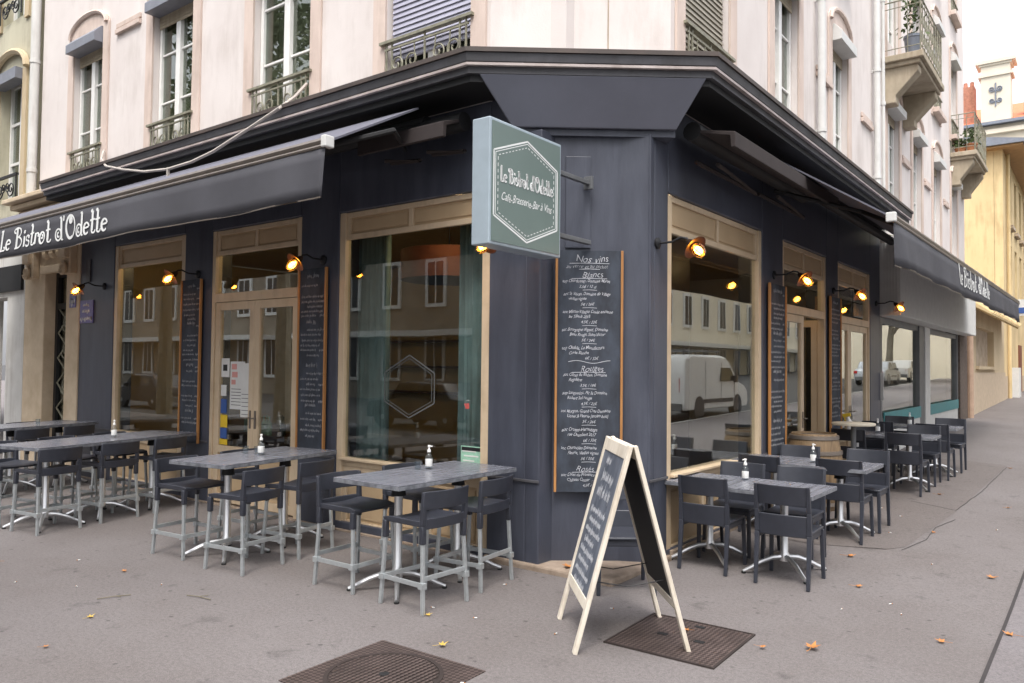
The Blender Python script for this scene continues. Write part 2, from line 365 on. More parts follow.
def crack(pts, w=.012):
    mb = MB(); P = []
    for (a, b) in zip(pts, pts[1:]):
        n = max(2, int(math.dist(a,b)/.12))
        P += [(a[0]+(b[0]-a[0])*i/n+random.uniform(-.006,.006), a[1]+(b[1]-a[1])*i/n+random.uniform(-.006,.006)) for i in range(n)]
    mb.ribbon(P, w, lambda s,d,z: (s, z, hz(s,z)+.006+d), .001)
    return struct(mb.build('pavement_joint', 'crack'))
mb = MB(); mb.ribbon([(-.6,y) for y in [-2.3,0,3,5.5,6.5,7,7.7,8.5,9,10,12,15,20,26,36,50]], .022, lambda s,d,z: (s, z, hz(s,z)+.006+d), .001)
struct(mb.build('pavement_joint', 'crack'))
crack([(-1.62,8.4),(-1.5,9.0),(-1.53,9.7),(-1.38,10.4)], .006)
crack([(-2.04,11.2),(-1.49,10.86),(-1.4,12.6),(-1.36,15.5)], .007)
crack([(-3.1,8.25),(-2.4,8.12),(-1.62,8.4)], .004)

# ------------------------------------------------------------------ main building
B = thing('corner_building', 'pale pink stone corner building with a charcoal bistro front', 'building', (XF, YF, 0))
def W(mb, name, m, parent=B, **k): return mb.build(name, m, parent, world=True, **k)
def wall_open(mb, F, s0, s1, z0, z1, d0, d1, ops):
    ss = sorted(set([s0,s1]+[o[0] for o in ops]+[o[1] for o in ops])); ss = [s for s in ss if s0 <= s <= s1]
    for a, b in zip(ss, ss[1:]):
        zs = sorted((o[2], o[3]) for o in ops if o[0] <= a+1e-6 and o[1] >= b-1e-6)
        z = z0
        for q0, q1 in zs:
            if q0 > z: mb.box(a, b, d0, d1, z, q0, F)
            z = max(z, q1)
        if z < z1: mb.box(a, b, d0, d1, z, z1, F)
ROWS = [(4.72, 6.93), (8.1, 10.25), (11.45, 13.5)]
LW = [(-5.44,1.18), (-7.85,1.12), (-10.33,1.06), (-12.88,1.0)]
RW = [(7.58,1.14), (10.07,.96), (12.61,.9), (16.4,1.05), (18.78,.96), (21.25,.96), (23.95,.96)]
lops = [(c-w/2, c+w/2, a, b) for c, w in LW for a, b in ROWS]
rops = [(c-w/2, c+w/2, a, b) for c, w in RW for a, b in ROWS]
TOP = 14.6; REND = 25.9; LEND = -14.62
mb = MB()
wall_open(mb, FL, LEND, CP.x, 4.3, TOP, -.35, 0, lops)
wall_open(mb, FR, CQ.y, REND, 4.3, TOP, -.35, 0, rops)
mb.prism([(CP.x,CP.y),(CQ.x,CQ.y),(CQ.x-.35,CQ.y),(CP.x,CP.y+.35)], 4.3, TOP)
mb.box(LEND, -4, YF+.36, 17, 4.3, TOP); mb.box(-9, XF-.36, 17, REND, 4.3, TOP)     # core of the upper floors behind the windows
W(mb, 'upper_wall', 'plaster')
# end gable and lower right wall beyond bistro
mb = MB(); mb.box(-9, XF-.02, REND-.3, REND, 0, 4.3); mb.box(-9, XF-.5, 15.3, 15.5, 0, 4.3); mb.box(LEND, -12.95, YF+.3, YF+.6, 0, 4.3); W(mb, 'ground_wall', 'plaster')
for a in (.62, 1.12):
    mb = MB(); mb.box(a-.006, a+.006, .001, .004, 4.4, TOP, FC); W(mb, 'wall_joint', 'stone2')
def surround(F, c, w, a, b, parent):
    mb = MB()
    for s in (-1, 1):
        s0 = c+s*(w/2+.004); s1 = c+s*(w/2+.19); mb.box(min(s0,s1), max(s0,s1), .003, .028, a-.2, b+.1, F)
    n = 12; p = [(c-w/2-.19, b+.101), (c+w/2+.19, b+.101)]
    p += [(c+(w/2+.19)*math.cos(math.pi*i/n), b+.14+.26*math.sin(math.pi*i/n)) for i in range(n+1)]
    mb.prism(p, .003, .027, lambda q,z,d: F(q,d,z)); W(mb, 'surround', 'stone', parent)
    pts = [(c+(w/2+.12)*math.cos(math.pi*i/n), b+.14+.27*math.sin(math.pi*i/n)) for i in range(n+1)]
    mb = MB(); mb.tube([F(q[0], .04, q[1]) for q in pts], .035, 6); W(mb, 'arch_moulding', 'stone', parent, smooth=True)
for F, L_, z in ((FL,(-11.6,-9.1,-6.65),6.78), (FR,(11.75,14.3,17.6,20.0,22.6),6.0)):
    for s in L_:
        mb = MB()
        for k in range(2): mb.box(s-.36, s+.36, .002, .05-.02*k, z+.09*k, z+.091*k+.07, F)
        W(mb, 'string_moulding', 'stone', bev=.005)

def scroll(mb, F, cx, cz, r, sgn, d, rad=.008):
    pts = []
    for i in range(22):
        t = i/21; a = R(200)+R(560)*t*1; rr = r*(1-.82*t)
        pts.append(F(cx+sgn*math.cos(a)*rr, d, cz+math.sin(a)*rr))
    mb.tube(pts, rad, 5)
def railing(F, c, w, z, parent, d=.05, m='iron', h=.36):
    mb = MB()
    mb.box(c-w/2-.06, c+w/2+.06, d-.03, d+.03, z+h-.03, z+h, F)
    for zz in (.02, h-.1): mb.box(c-w/2, c+w/2, d-.01, d+.01, z+zz, z+zz+.02, F)
    for s in (-1, 1):
        for o in (.03, .11): mb.tube([F(c+s*(w/2-o), d, z), F(c+s*(w/2-o), d, z+h)], .012, 5)
    mb.tube([F(c, d, z), F(c, d, z+h)], .012, 5)
    for s in (-1, 1):
        for k in (.17, .36): scroll(mb, F, c+s*(k*w-.02), z+h*.42, h*.24, s*(1 if k < .3 else -1), d, .010)
        for k in (.1, .27): mb.tube([F(c+s*k*w, d, z), F(c+s*(k+.03)*w, d, z+h-.08)], .007, 5)
    return W(mb, 'railing', m, parent, smooth=True)
def sash(F, c, w, z0, z1, shutter=None, box=True, rail=True, shut_m='shutter', boxm='shutterbox'):
    s0, s1 = c-w/2+.01, c+w/2-.01; mb = MB(); d0, d1 = -.15, -.08; fw = .055
    top = z1-.02
    mb.box(s0, s0+fw, d0, d1, z0, top, F); mb.box(s1-fw, s1, d0, d1, z0, top, F)
    mb.box(s0+fw, s1-fw, d0, d1, top-fw, top, F); mb.box(s0+fw, s1-fw, d0, d1, z0, z0+.09, F)
    mb.box(c-.055, c+.055, d0, d1+.015, z0+.09, top-fw, F)
    h = top-z0
    for k in (.36, .68):
        for a, b in ((s0+fw, c-.055), (c+.055, s1-fw)): mb.box(a, b, d0+.02, d1-.015, z0+h*k-.014, z0+h*k+.014, F)
    o = W(mb, 'window', 'white', bev=.004)
    mb = MB(); mb.box(s0+.03, s1-.03, -.123, -.118, z0+.05, top-.03, F); W(mb, 'pane', 'glassup', o)
    if box:
        mb = MB(); mb.prism([(-.07,z1-.16),(.16,z1-.16),(.16,z1-.02),(.05,z1+.1),(-.07,z1+.1)], s0-.005, s1+.005, lambda a,b,c_: F(c_, a, b)); W(mb, 'shutter_box', boxm, o, bev=.005)
        if shutter is None:
            mb = MB()
            for k in range(4): mb.box(s0+.02, s1-.02, -.075, -.06, z1-.2-.045*k, z1-.16-.045*k, F)
            W(mb, 'roller_shutter', 'balcony', o)
    if shutter is not None:
        mb = MB(); zz = z1-.16
        while zz > shutter:
            mb.hexa([F(*q) for q in [(s0+.02,-.075,zz-.055),(s1-.02,-.075,zz-.055),(s1-.02,-.045,zz-.055),(s0+.02,-.045,zz-.055),(s0+.02,-.075,zz),(s1-.02,-.075,zz),(s1-.02,-.06,zz),(s0+.02,-.06,zz)]]); zz -= .057
        W(mb, 'roller_shutter', shut_m, o)
    if rail: railing(F, c, w-.02, z0, o, .04, h=.47 if z0 < 6 else .4)
    surround(F, c, w, z0, z1, o)
    return o
for i, (c, w) in enumerate(LW):
    for j, (a, b) in enumerate(ROWS): sash(FL, c, w, a, b, 5.05 if (i == 0 and j == 0) else None)
for i, (c, w) in enumerate(RW):
    for j, (a, b) in enumerate(ROWS):
        if i == 3 and j == 1: a = 7.6
        sash(FR, c, w, a, b, 4.95 if (i == 0 and j == 0) else None, shut_m='oldshutter', rail=(i == 0 or (j > 0 and i != 3)), boxm='shopwhite' if i else 'shutterbox', box=not(i == 0 and j == 0))
# sills on the right front
for i, (c, w) in enumerate(RW):
    for j, (a, b) in enumerate(ROWS):
        if j and i != 3: mb = MB(); mb.box(c-w/2-.08, c+w/2+.08, .003, .16, a-.14, a-.02, FR); W(mb, 'window_sill', 'stone', bev=.01)
# cornice with metal fascia round the corner
def path(d_):   # mitred path: returns (point, outward vector) pairs
    n1 = Vector((0,-1)); n2 = CN; n3 = Vector((1,0))
    def mit(a, b): m = (a+b).normalized(); return m/ m.dot(a)
    return [(Vector((-13.1,YF)), n1), (CP, mit(n1,n2)), (CQ, mit(n2,n3)), (Vector((XF,15.05)), n3)]
PT = path(0)
mb = MB(); mb.sweep(PT, [(.004,4.56),(.004,4.66),(.30,4.60),(.60,4.575),(.60,4.535)]); W(mb, 'cornice_lip', 'rustlip')
mb = MB(); mb.sweep(PT, [(.004,4.365),(.004,4.555),(.585,4.53),(.57,4.46),(.53,4.45),(.53,4.365)]); W(mb, 'cornice', 'cornice')
mb = MB(); mb.sweep(PT, [(.535,4.425),(.535,4.448),(.572,4.448),(.572,4.425)]); W(mb, 'drip_edge', 'strip')
mb = MB(); mb.sweep(PT, [(.004,4.302),(.004,4.362),(.49,4.362),(.49,4.302)]); W(mb, 'soffit', 'black')
# slanted slate panel across the corner
Lc = (CQ-CP).length
mb = MB()
a0 = [FC(-.09,.528,4.362), FC(Lc+.20,.528,4.362), FC(Lc-.02,.33,3.96), FC(.21,.33,3.96)]
a1 = [FC(-.09,.495,4.362), FC(Lc+.20,.495,4.362), FC(Lc-.02,.29,3.96), FC(.21,.29,3.96)]
mb.hexa([a0[3],a0[2],a1[2],a1[3],a0[0],a0[1],a1[1],a1[0]])
W(mb, 'corner_panel', 'slate', bev=.006)
mb = MB(); mb.prism([FC(.21,.288,0)[:2], FC(Lc-.02,.288,0)[:2], (XF-.02,6.66), FN(.5,-.02,0)[:2], FN(0,-.02,0)[:2], (-4.55,YF+.02)], 3.90, 3.957); W(mb, 'corner_soffit', 'dark')

# ground floor: piers and lintels
LOP = [(-11.87,-9.90,.10,3.54), (-9.25,-7.41,-.1,3.51), (-6.745,-4.6,.10,3.47)]
ROP = [(6.70,9.22,.10,3.45), (9.97,11.9,-.1,3.45), (12.52,14.55,-.1,3.46)]
mb = MB()
wall_open(mb, FL, -12.97, -4.01, -.1, 4.298, -.30, 0, LOP+[(-4.16,-4.01,3.93,4.298)])
wall_open(mb, FR, 6.34, 15.28, -.1, 4.298, -.30, 0, ROP+[(6.34,6.42,3.93,4.298)])
W(mb, 'pier_wall', 'dark', bev=.012)
mb = MB(); mb.prism([(-4.012,YF+.004), (-3.995,YF+.30), (-4.2,YF+.295), (-4.2,YF+.004)], -.1, 3.92); mb.prism([(XF-.01,6.345),(XF-.01,6.55),(-3.62,6.55),(-3.55,6.22)], -.1, 3.92); W(mb, 'pier_return', 'dark')
mb = MB(); mb.box(-.12, .68, -.15, 0, -.1, 4.2, FN); W(mb, 'niche_wall', 'dark')
mb = MB(); mb.box(.10, .33, .002, .016, 2.88, 3.72, FN); W(mb, 'niche_panel', 'dark', bev=.004)
for s0, s1, F in ((-12.97,-11.88,FL), (-9.89,-9.26,FL), (-7.40,-6.755,FL), (-4.59,-4.004,FL), (6.336,6.69,FR), (9.23,9.96,FR), (11.91,12.51,FR), (14.56,15.28,FR)):
    mb = MB(); mb.box(s0+.004, s1, .001, .018, .765, .79, F); W(mb, 'dado_rail', 'cornice', bev=.004)

def panelled(mb, F, s0, s1, z0, z1, n, d=-.03):       # raised frame round recessed fields
    st = .055; mb.cur = 0
    mb.box(s0, s1, d-.05, d, z0, z0+st, F); mb.box(s0, s1, d-.05, d, z1-st, z1, F)
    w = (s1-s0-st)/n
    for k in range(n+1): mb.box(s0+k*w, s0+k*w+st, d-.05, d-.001, z0+st, z1-st, F)
    for k in range(n):
        a, b = s0+k*w+st, s0+(k+1)*w
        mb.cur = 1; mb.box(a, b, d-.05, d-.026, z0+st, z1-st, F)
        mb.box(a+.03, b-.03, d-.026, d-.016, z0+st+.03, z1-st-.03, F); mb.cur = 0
def shopwin(F, s0, s1, zt, zg, npan=2, mull=None, nb=3):
    mb = MB(); fw = .095
    mb.box(s0+.004, s0+fw, -.09, -.01, .02, zt-.004, F); mb.box(s1-fw, s1-.004, -.09, -.01, .02, zt-.004, F)
    mb.box(s0+fw, s1-fw, -.09, -.015, .70, .79, F); mb.box(s0+fw-.02, s1-fw+.02, -.015, .035, .765, .79, F)
    panelled(mb, F, s0+fw, s1-fw, zg, zt-.004, npan); panelled(mb, F, s0+fw, s1-fw, .06, .70, nb)
    if mull: mb.box(mull-.03, mull+.03, -.09, -.02, .79, zg, F)
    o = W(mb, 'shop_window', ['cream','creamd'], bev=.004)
    mb = MB(); mb.box(s0+fw-.01, s1-fw+.01, -.062, -.054, .785, zg+.01, F); W(mb, 'pane', 'glassl' if F is FL else 'glass', o)
    return o
winA = shopwin(FL, -6.745, -4.6, 3.47, 3.17); winC = shopwin(FL, -11.87, -9.90, 3.54, 3.2, 1)
winR = shopwin(FR, 6.70, 9.22, 3.45, 3.09)
def leaf_door(F, s0, s1, z0, z1, parent, hs, T=None, zb=.75):
    T = T or F; mb = MB(); st = .10
    mb.box(s0, s0+st, -.085, -.03, z0, z1, T); mb.box(s1-st, s1, -.085, -.03, z0, z1, T)
    mb.box(s0+st, s1-st, -.085, -.031, z1-.10, z1, T); mb.box(s0+st, s1-st, -.085, -.031, z0, z0+.1, T); mb.box(s0+st, s1-st, -.085, -.031, zb-.09, zb, T)
    mb.cur = 1; mb.box(s0+st, s1-st, -.075, -.055, z0+.1, zb-.09, T); mb.box(s0+st+.05, s1-st-.05, -.055, -.04, z0+.16, zb-.15, T)
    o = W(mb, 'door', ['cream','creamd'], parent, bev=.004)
    mb = MB(); mb.box(s0+st-.01, s1-st+.01, -.062, -.056, zb-.01, z1-.09, T); W(mb, 'pane', 'glass', o)
    mb = MB(); mb.box(hs-.018, hs+.018, -.03, -.022, 1.0, 1.22, T); mb.tube([T(hs,-.022,1.13), T(hs,.03,1.13), T(hs+.1 if hs < (s0+s1)/2 else hs-.1,.03,1.13)], .009, 6)
    W(mb, 'handle', 'bronze', o, smooth=True); return o
def doorset(F, s0, s1, zt, zp, tz0, tz1, npan=2):
    mb = MB(); fw = .07
    mb.box(s0+.004, s0+fw, -.11, -.01, -.05, zt-.004, F); mb.box(s1-fw, s1-.004, -.11, -.01, -.05, zt-.004, F)
    panelled(mb, F, s0+fw, s1-fw, zp, zt-.004, npan); mb.box(s0+fw, s1-fw, -.11, -.005, tz0, tz1, F)
    o = W(mb, 'door_frame', ['cream','creamd'], bev=.004)
    mb = MB(); mb.box(s0+fw-.01, s1-fw+.01, -.062, -.056, tz1-.01, zp+.01, F); W(mb, 'pane', 'glass', o)
    return o
dfL = doorset(FL, -9.25, -7.41, 3.51, 3.19, 2.58, 2.69)
leaf_door(FL, -9.18, -8.335, .04, 2.575, B, -8.385); leaf_door(FL, -8.33, -7.485, .04, 2.575, B, -8.28)
df1 = doorset(FR, 9.97, 11.9, 3.45, 3.1, 2.53, 2.64); df2 = doorset(FR, 12.52, 14.55, 3.46, 3.12, 2.53, 2.64)
leaf_door(FR, 10.04, 10.92, .10, 2.525, B, 10.86)
hinge = Vector((XF-.06, 11.82))
def FO(s, d, z): return (hinge.x-.05-s*.98, hinge.y-.0-d-s*.12, z)      # leaf swung inwards
leaf_door(FR, 0, .86, .12, 2.52, B, .80, FO)
leaf_door(FR, 12.59, 13.3, .14, 2.525, B, 13.25); leaf_door(FR, 13.305, 14.48, .14, 2.525, B, 13.36)
# stickers, papers, decals on the glass
mb = MB(); ms = ['paper','pink','blue','yellow','green','ironb']
def pap(F, s0, s1, z0, z1, k, d=-.052): mb.cur = k; mb.box(s0, s1, d-.002, d, z0, z1, F)
for (a, b, c_, d_, k) in [(-9.06,-8.88,1.62,1.86,0),(-9.06,-8.94,1.38,1.52,0),(-8.86,-8.55,1.22,1.82,0),(-8.62,-8.43,1.12,1.80,0),(-9.06,-8.93,1.16,1.34,2),(-9.06,-8.91,.98,1.14,3),(-9.06,-8.92,.84,.97,2),(-9.07,-8.9,.76,.83,3)]: pap(FL, a, b, c_, d_, k, -.052+.0025*(a == -8.62))
for (a, b, c_, d_) in [(-8.83,-8.72,1.72,1.79),(-8.82,-8.70,1.62,1.69),(-8.83,-8.74,1.53,1.59)]: pap(FL, a, b, c_, d_, 1, -.05)
for k in range(6): pap(FL, -8.83, -8.60, 1.27+.04*k, 1.277+.04*k, 5, -.05); pap(FL, -8.60, -8.46, 1.16+.05*k, 1.166+.05*k, 5, -.0475)
pap(FL, -9.02, -8.93, 1.70, 1.78, 5, -.05)
W(mb, 'sticker', ms)
mb = MB(); mb.cur = 4; pap(FL, -4.97, -4.70, .79, 1.03, 4); 
for k, (a, b) in enumerate([(-4.95,-4.72),(-4.94,-4.8),(-4.93,-4.75),(-4.95,-4.78)]): pap(FL, a, b, .84+.045*k, .852+.045*k, 0, -.05)
pap(FL, -4.96, -4.71, .985, 1.02, 5, -.05)
W(mb, 'poster', ms, winA)
mb = MB(); hx = [(-6.04,1.72),(-5.68,1.9),(-5.33,1.72),(-5.33,1.42),(-5.68,1.26),(-6.04,1.42),(-6.04,1.72)]
for a, b in zip(hx, hx[1:]): mb.ribbon([a, b], .014, lambda s,d,z: FL(s, d-.052, z), .001)
hx2 = [(-5.685+(x+5.685)*.9, 1.58+(z-1.58)*.9) for x, z in hx]
for a, b in zip(hx2, hx2[1:]): mb.ribbon([a, b], .007, lambda s,d,z: FL(s, d-.052, z), .001)
W(mb, 'hexagon_decal', 'decal', winA)

# stone portal with iron door at the far left
mb = MB()
mb.box(-13.43, -12.975, -.3, .02, 0, 4.3, FL); mb.box(-15.05, -14.25, -.3, .02, 0, 4.3, FL); mb.box(-14.25, -13.43, -.3, .02, 3.3, 4.3, FL)
mb.box(-15.0, -13.02, .02, .16, 3.72, 3.84, FL); mb.box(-15.05, -12.98, .02, .22, 3.84, 3.92, FL); mb.box(-14.35, -13.33, .02, .07, 3.26, 3.4, FL)
for s in (-14.62, -13.22): mb.box(s-.16, s+.16, .02, .13, 3.2, 3.7, FL); mb.box(s-.12, s+.12, .02, .2, 3.45, 3.68, FL)
for k in range(3): mb.box(-15.05-.1*k, -13.12, .02, .16+.1*k, 4.3+.1*k, 4.38+.1*k, FL)
o = W(mb, 'portal', 'portal', bev=.015)
mb = MB()
for s in (-14.62, -13.22):
    for k, sg in ((3.3,1),(3.55,-1)): scroll(mb, FL, s, k, .11, sg, .17, .03)
for s in (-14.1,-13.85,-13.6): mb.lathe([(.0,-.09),(.06,-.06),(.08,0),(.05,.07),(0,.1)], FL(s,.06,3.58), 8)
W(mb, 'carving', 'portal', o, smooth=True)
mb = MB()
mb.box(-14.25,-14.16,-.24,-.16,0,3.3,FL); mb.box(-13.52,-13.43,-.24,-.16,0,3.3,FL); mb.box(-14.16,-13.52,-.24,-.16,2.68,2.78,FL); mb.box(-14.16,-13.52,-.24,-.16,3.22,3.3,FL); mb.box(-14.16,-13.52,-.24,-.17,0,.5,FL)
o = W(mb, 'entrance_door', 'ironb', bev=.005)
mb = MB(); mb.box(-14.16,-13.52,-.215,-.21,.5,3.22,FL); W(mb, 'pane', 'glassup', o)
mb = MB()
for k in range(5): 
    z = .6+.42*k
    mb.tube([FL(-14.15,-.18,z), FL(-13.53,-.18,z+.42)], .014, 5); mb.tube([FL(-13.53,-.18,z), FL(-14.15,-.18,z+.42)], .014, 5)
for z in (1.4,2.0,2.45): scroll(mb, FL, -13.84, z, .17, 1, -.17, .012)
W(mb, 'grille', 'iron', o, smooth=True)
mb = MB(); mb.box(-12.75,-12.62,.002,.02,3.05,3.4,FL); W(mb, 'vent', 'cornice')

# drainpipes
def pipe(F, s, z0, z1, m='shopwhite', r=.055, d=.09):
    mb = MB(); mb.tube([F(s,d,z0), F(s,d,z1)], r, 12)
    z = z0+.5
    while z < z1: mb.tube([F(s,d,z), F(s,d,z+.06)], r+.012, 12); mb.box(s-.01,s+.01,.0,d-r*.5,z,z+.05,F); z += 1.9
    return W(mb, 'drainpipe', m, smooth=True)
pipe(FL, -14.72, 4.55, TOP, 'whitewall', .075); pipe(FR, 11.36, 4.66, TOP); pipe(FR, 14.72, 4.66, TOP); pipe(FR, 15.2, 4.2, TOP, r=.03)
# balconies
def balcony(y0, y1, zs, out):
    X1 = XF+out; mb = MB()
    mb.box(XF+.003, X1, y0, y1, zs-.12, zs); mb.box(XF+.003, X1-.06, y0+.06, y1-.06, zs-.2, zs-.12)
    for y in (y0+.12, y1-.42):
        mb.prism([(XF+.003,zs-.2),(X1-.1,zs-.2),(X1-.1,zs-.32),(XF+.22,zs-.72),(XF+.22,zs-.85),(XF+.003,zs-.85)], y, y+.3, lambda a,b,c_: (a,c_,b))
    o = W(mb, 'balcony', 'balcony', bev=.015)
    mb = MB(); h = 1.0
    for a, b in (((XF+.02,y0+.05),(X1-.05,y0+.05)), ((X1-.05,y0+.05),(X1-.05,y1-.05)), ((X1-.05,y1-.05),(XF+.02,y1-.05))):
        for z in (h, h-.12, .12): mb.tube([(a[0],a[1],zs+z),(b[0],b[1],zs+z)], .014 if z == h else .009, 5)
        L_ = math.dist(a,b); n = max(3, int(L_/.2))
        for i in range(n+1):
            t = i/n; x, y = a[0]+(b[0]-a[0])*t, a[1]+(b[1]-a[1])*t
            mb.tube([(x,y,zs),(x,y,zs+h)], .008 if i % 4 else .013, 4)
            if i < n and L_ > 1:
                q = t+.5/n; x, y = a[0]+(b[0]-a[0])*q, a[1]+(b[1]-a[1])*q
                for zz in (.3,.62): mb.tube([(x+.0, y+.06*math.cos(w_*1.047), zs+zz+.11*math.sin(w_*1.047)) for w_ in range(6)], .007, 4, closed=True)
    W(mb, 'railing', 'iron', o, smooth=True)
balcony(15.45, 17.75, 7.58, .70); balcony(23.35, 25.75, 7.58, .62)
def pot(x, y, z, h, r):
    t = thing('potted_plant', '', 'plant', (x,y,z)); mb = MB(); mb.lathe([(r*.7,0),(r,h*.35),(r*1.08,h*.36),(r*1.08,h*.4),(r*.9,h*.4)], n=12); mb.build('pot', 'zinc' if h > 1 else 'terracotta', t, smooth=True)
    mb = MB()
    for k in range(140):
        p = Vector((random.gauss(0,.45),random.gauss(0,.45),random.uniform(.35,1.1)))*1; p = Vector((p.x*r*1.3, p.y*r*1.3, p.z*h)); u = Vector([random.gauss(0,1) for _ in '123']).normalized()*.05; w = Vector([random.gauss(0,1) for _ in '123']).normalized()*.035
        mb.add([p-u, p+w, p+u, p-w], [(0,1,2,3)])
    mb.build('foliage', 'foliage', t); return t
pot(-2.85,23.75,7.58,.62,.16)['label'] = 'bushy green plant in a terracotta pot on the far balcony'
pot(-3.08,23.62,7.58,.34,.13)['label'] = 'low plant in a squat pot beside the bushy one on the far balcony'
pot(-2.83,15.9,7.58,1.1,.15)['label'] = 'tall thin plant standing on the nearer balcony'
# small floodlights / curled brackets above right awning
for s in (15.6,17.2,18.9,20.4):
    mb = MB(); mb.tube([FR(s,.0,4.35),FR(s,.14,4.45),FR(s,.2,4.38),FR(s+.03,.17,4.27),FR(s,.08,4.3)], .013, 6); W(mb, 'curled_bracket', 'iron', smooth=True)

# neighbouring shop in the same building: white fascia, glass and teal band
mb = MB(); g0 = .2
mb.box(15.3, 25.3, .003, .34, 2.78, 3.86, FR); W(mb, 'shop_fascia', 'shopwhite', bev=.01)
mb = MB(); mb.box(15.285, 15.298, .0, .34, 2.8, 4.1, FR)
for k in range(6): mb.box(15.27,15.284,.03+.05*k,.05+.05*k,2.8,4.1,FR)
W(mb, 'corrugated_panel', 'shopwhite')
mb = MB()
mb.box(15.3,15.45,-.2,.0,0,2.775,FR); mb.box(18.95,19.5,-.2,.01,0,2.775,FR); mb.box(24.3,24.5,-.2,.0,0,2.775,FR); mb.box(15.45,24.3,-.2,-.02,2.66,2.775,FR)
W(mb, 'shop_frame', 'greymetal', bev=.006)
mb = MB(); mb.box(19.52,20.1,-.1,.03,.2,2.77,FR); W(mb, 'white_post', 'shopwhite', bev=.005)
mb = MB(); mb.box(15.45,18.95,-.1,.01,.02,.82,FR); W(mb, 'stall_riser', 'shopwhite'); mb = MB(); mb.box(20.1,24.3,-.1,.01,.02,.82,FR); W(mb, 'stall_riser', 'shopwhite')
mb = MB(); mb.box(15.45,18.95,.012,.035,.78,1.02,FR); W(mb, 'teal_band', 'teal', bev=.004); mb = MB(); mb.box(20.1,24.3,.012,.035,.78,1.02,FR); W(mb, 'teal_band', 'teal', bev=.004)
mb = MB(); mb.box(15.44,18.96,-.07,-.06,.9,2.67,FR); W(mb, 'pane', 'glass'); mb = MB(); mb.box(20.09,24.31,-.07,-.06,.9,2.67,FR); W(mb, 'pane', 'glass')
mb = MB(); mb.box(24.5,REND,-.3,.05,0,3.9,FR); W(mb, 'brick_pier', 'brick')
mb = MB(); mb.box(15.5,24.4,-3.,-2.9,0,3,FR); W(mb, 'shop_back_wall', 'shopwhite')
mb = MB(); mb.box(15.29,15.31,.0,.05,1.25,1.75,FR); W(mb, 'meter_box', 'shopwhite')

# bistro interior
IP = [(-12.95,YF+.31),(-4.5,YF+.31),(-3.62,7.0),(-3.62,15.2),(-12.95,15.2)]
mb = MB(); mb.prism(IP, .0, .115); W(mb, 'interior_floor', 'infloor')
mb = MB(); mb.prism(IP, 3.62, 3.7); W(mb, 'interior_ceiling', 'inceil')
mb = MB(); mb.box(-13.0,-12.95,YF+.31,15.2,0,3.6); mb.box(-12.95,-7.4,10.2,10.3,.1,3.6); mb.box(-7.5,-7.4,10.3,15.2,.1,3.6); W(mb, 'interior_wall', 'inwall')
mb = MB(); mb.box(-9.75,-8.3,6.3,6.7,.12,.80); mb.box(-9.8,-8.25,6.25,6.75,.80,.84); W(mb, 'sideboard', 'inwood', bev=.01); mb = MB(); mb.box(-7.2,-6.7,9.2,13.5,.12,1.2); mb.box(-7.25,-6.65,9.15,13.55,1.2,1.25)
for z in (1.3,1.75,2.2): mb.box(-12.0,-7.5,9.95,10.18,z,z+.04)
W(mb, 'bar_counter', 'inwood', bev=.01)
mb = MB(); mb.box(-5.0,-4.8,8.0,10.5,.12,3.6); W(mb, 'interior_pillar', 'inwood')

# ------------------------------------------------------------------ yellow house group and far buildings
T_ = thing('yellow_house', 'tall yellow house with wide dark eaves beyond the low annex', 'house', (XF,36.6,.6))
mb = MB(); ops = [(38.9+2.4*k, 40.0+2.4*k, z, z+2.3) for k in range(8) for z in (4.9,8.0)]
wall_open(mb, FR, 36.6, 60, .2, 10.7, -.3, 0, ops); mb.box(-16,XF-.31,36.6,60,.2,10.7)
mb.build('wall', 'ochre', T_, world=True)
mb = MB(); mb.box(-16,XF+.72,36.15,60.5,10.7,10.78); mb.build('eave', 'eave', T_, world=True)
mb = MB(); mb.prism([(-16.2,10.79),(XF+.82,10.79),(XF+.82,10.92),(-9.7,12.2)], 36.05, 60.6, lambda a,b,c_: (a,c_,b)); mb.build('roof', 'zinc', T_, world=True)
for (a,b,c_,d_) in ops:
    mb = MB(); mb.box(a,b,-.2,-.15,c_,d_,FR); mb.box(a-.1,b+.1,.0,.16,c_-.16,c_-.02,FR)
    w_ = mb.build('window', 'stone2', T_, world=True)
    mb = MB(); mb.box(a+.08,b-.08,-.149,-.14,c_+.08,d_-.08,FR); mb.build('pane', 'glassup', w_, world=True)
mb = MB(); mb.tube([FR(37.6,.1,.5),FR(37.6,.1,10.7)], .07, 8); mb.build('drainpipe', 'ochre', T_, world=True, smooth=True)
mb = MB(); mb.box(42.6,43.9,-.02,.05,.6,3.0,FR); mb.build('door', 'redbrown', T_, world=True)
mb = MB(); mb.box(36.61,60,.001,.03,.4,1.6,FR); mb.build('plinth', 'beige', T_, world=True)
mb = MB(); mb.box(40.0,40.15,.1,.75,4.2,4.9,FR); sgn = mb.build('signboard', 'paper', T_, world=True)
mb = MB(); mb.box(39.98,39.999,.15,.70,4.3,4.55,FR); mb.build('blue_band', 'blue', sgn, world=True)
mb = MB(); mb.box(38.4,39.3,.03,.35,.62,1.95,FR); mb.build('meter_box', 'shopwhite', T_, world=True)
A_ = thing('low_annex', 'single-storey ochre annex with a tiled hood over its hatch', 'annex', (XF,26,.4))
mb = MB(); wall_open(mb, FR, 25.92, 36.55, .1, 4.0, -.3, 0, [(28.2,33.0,1.95,3.2)]); mb.box(-8,XF-.31,25.92,36.55,.1,4.0); mb.build('wall', 'ochrepale', A_, world=True)
mb = MB(); mb.box(26.2,36.5,.001,.04,.3,1.75,FR); mb.build('plinth', 'beige', A_, world=True)
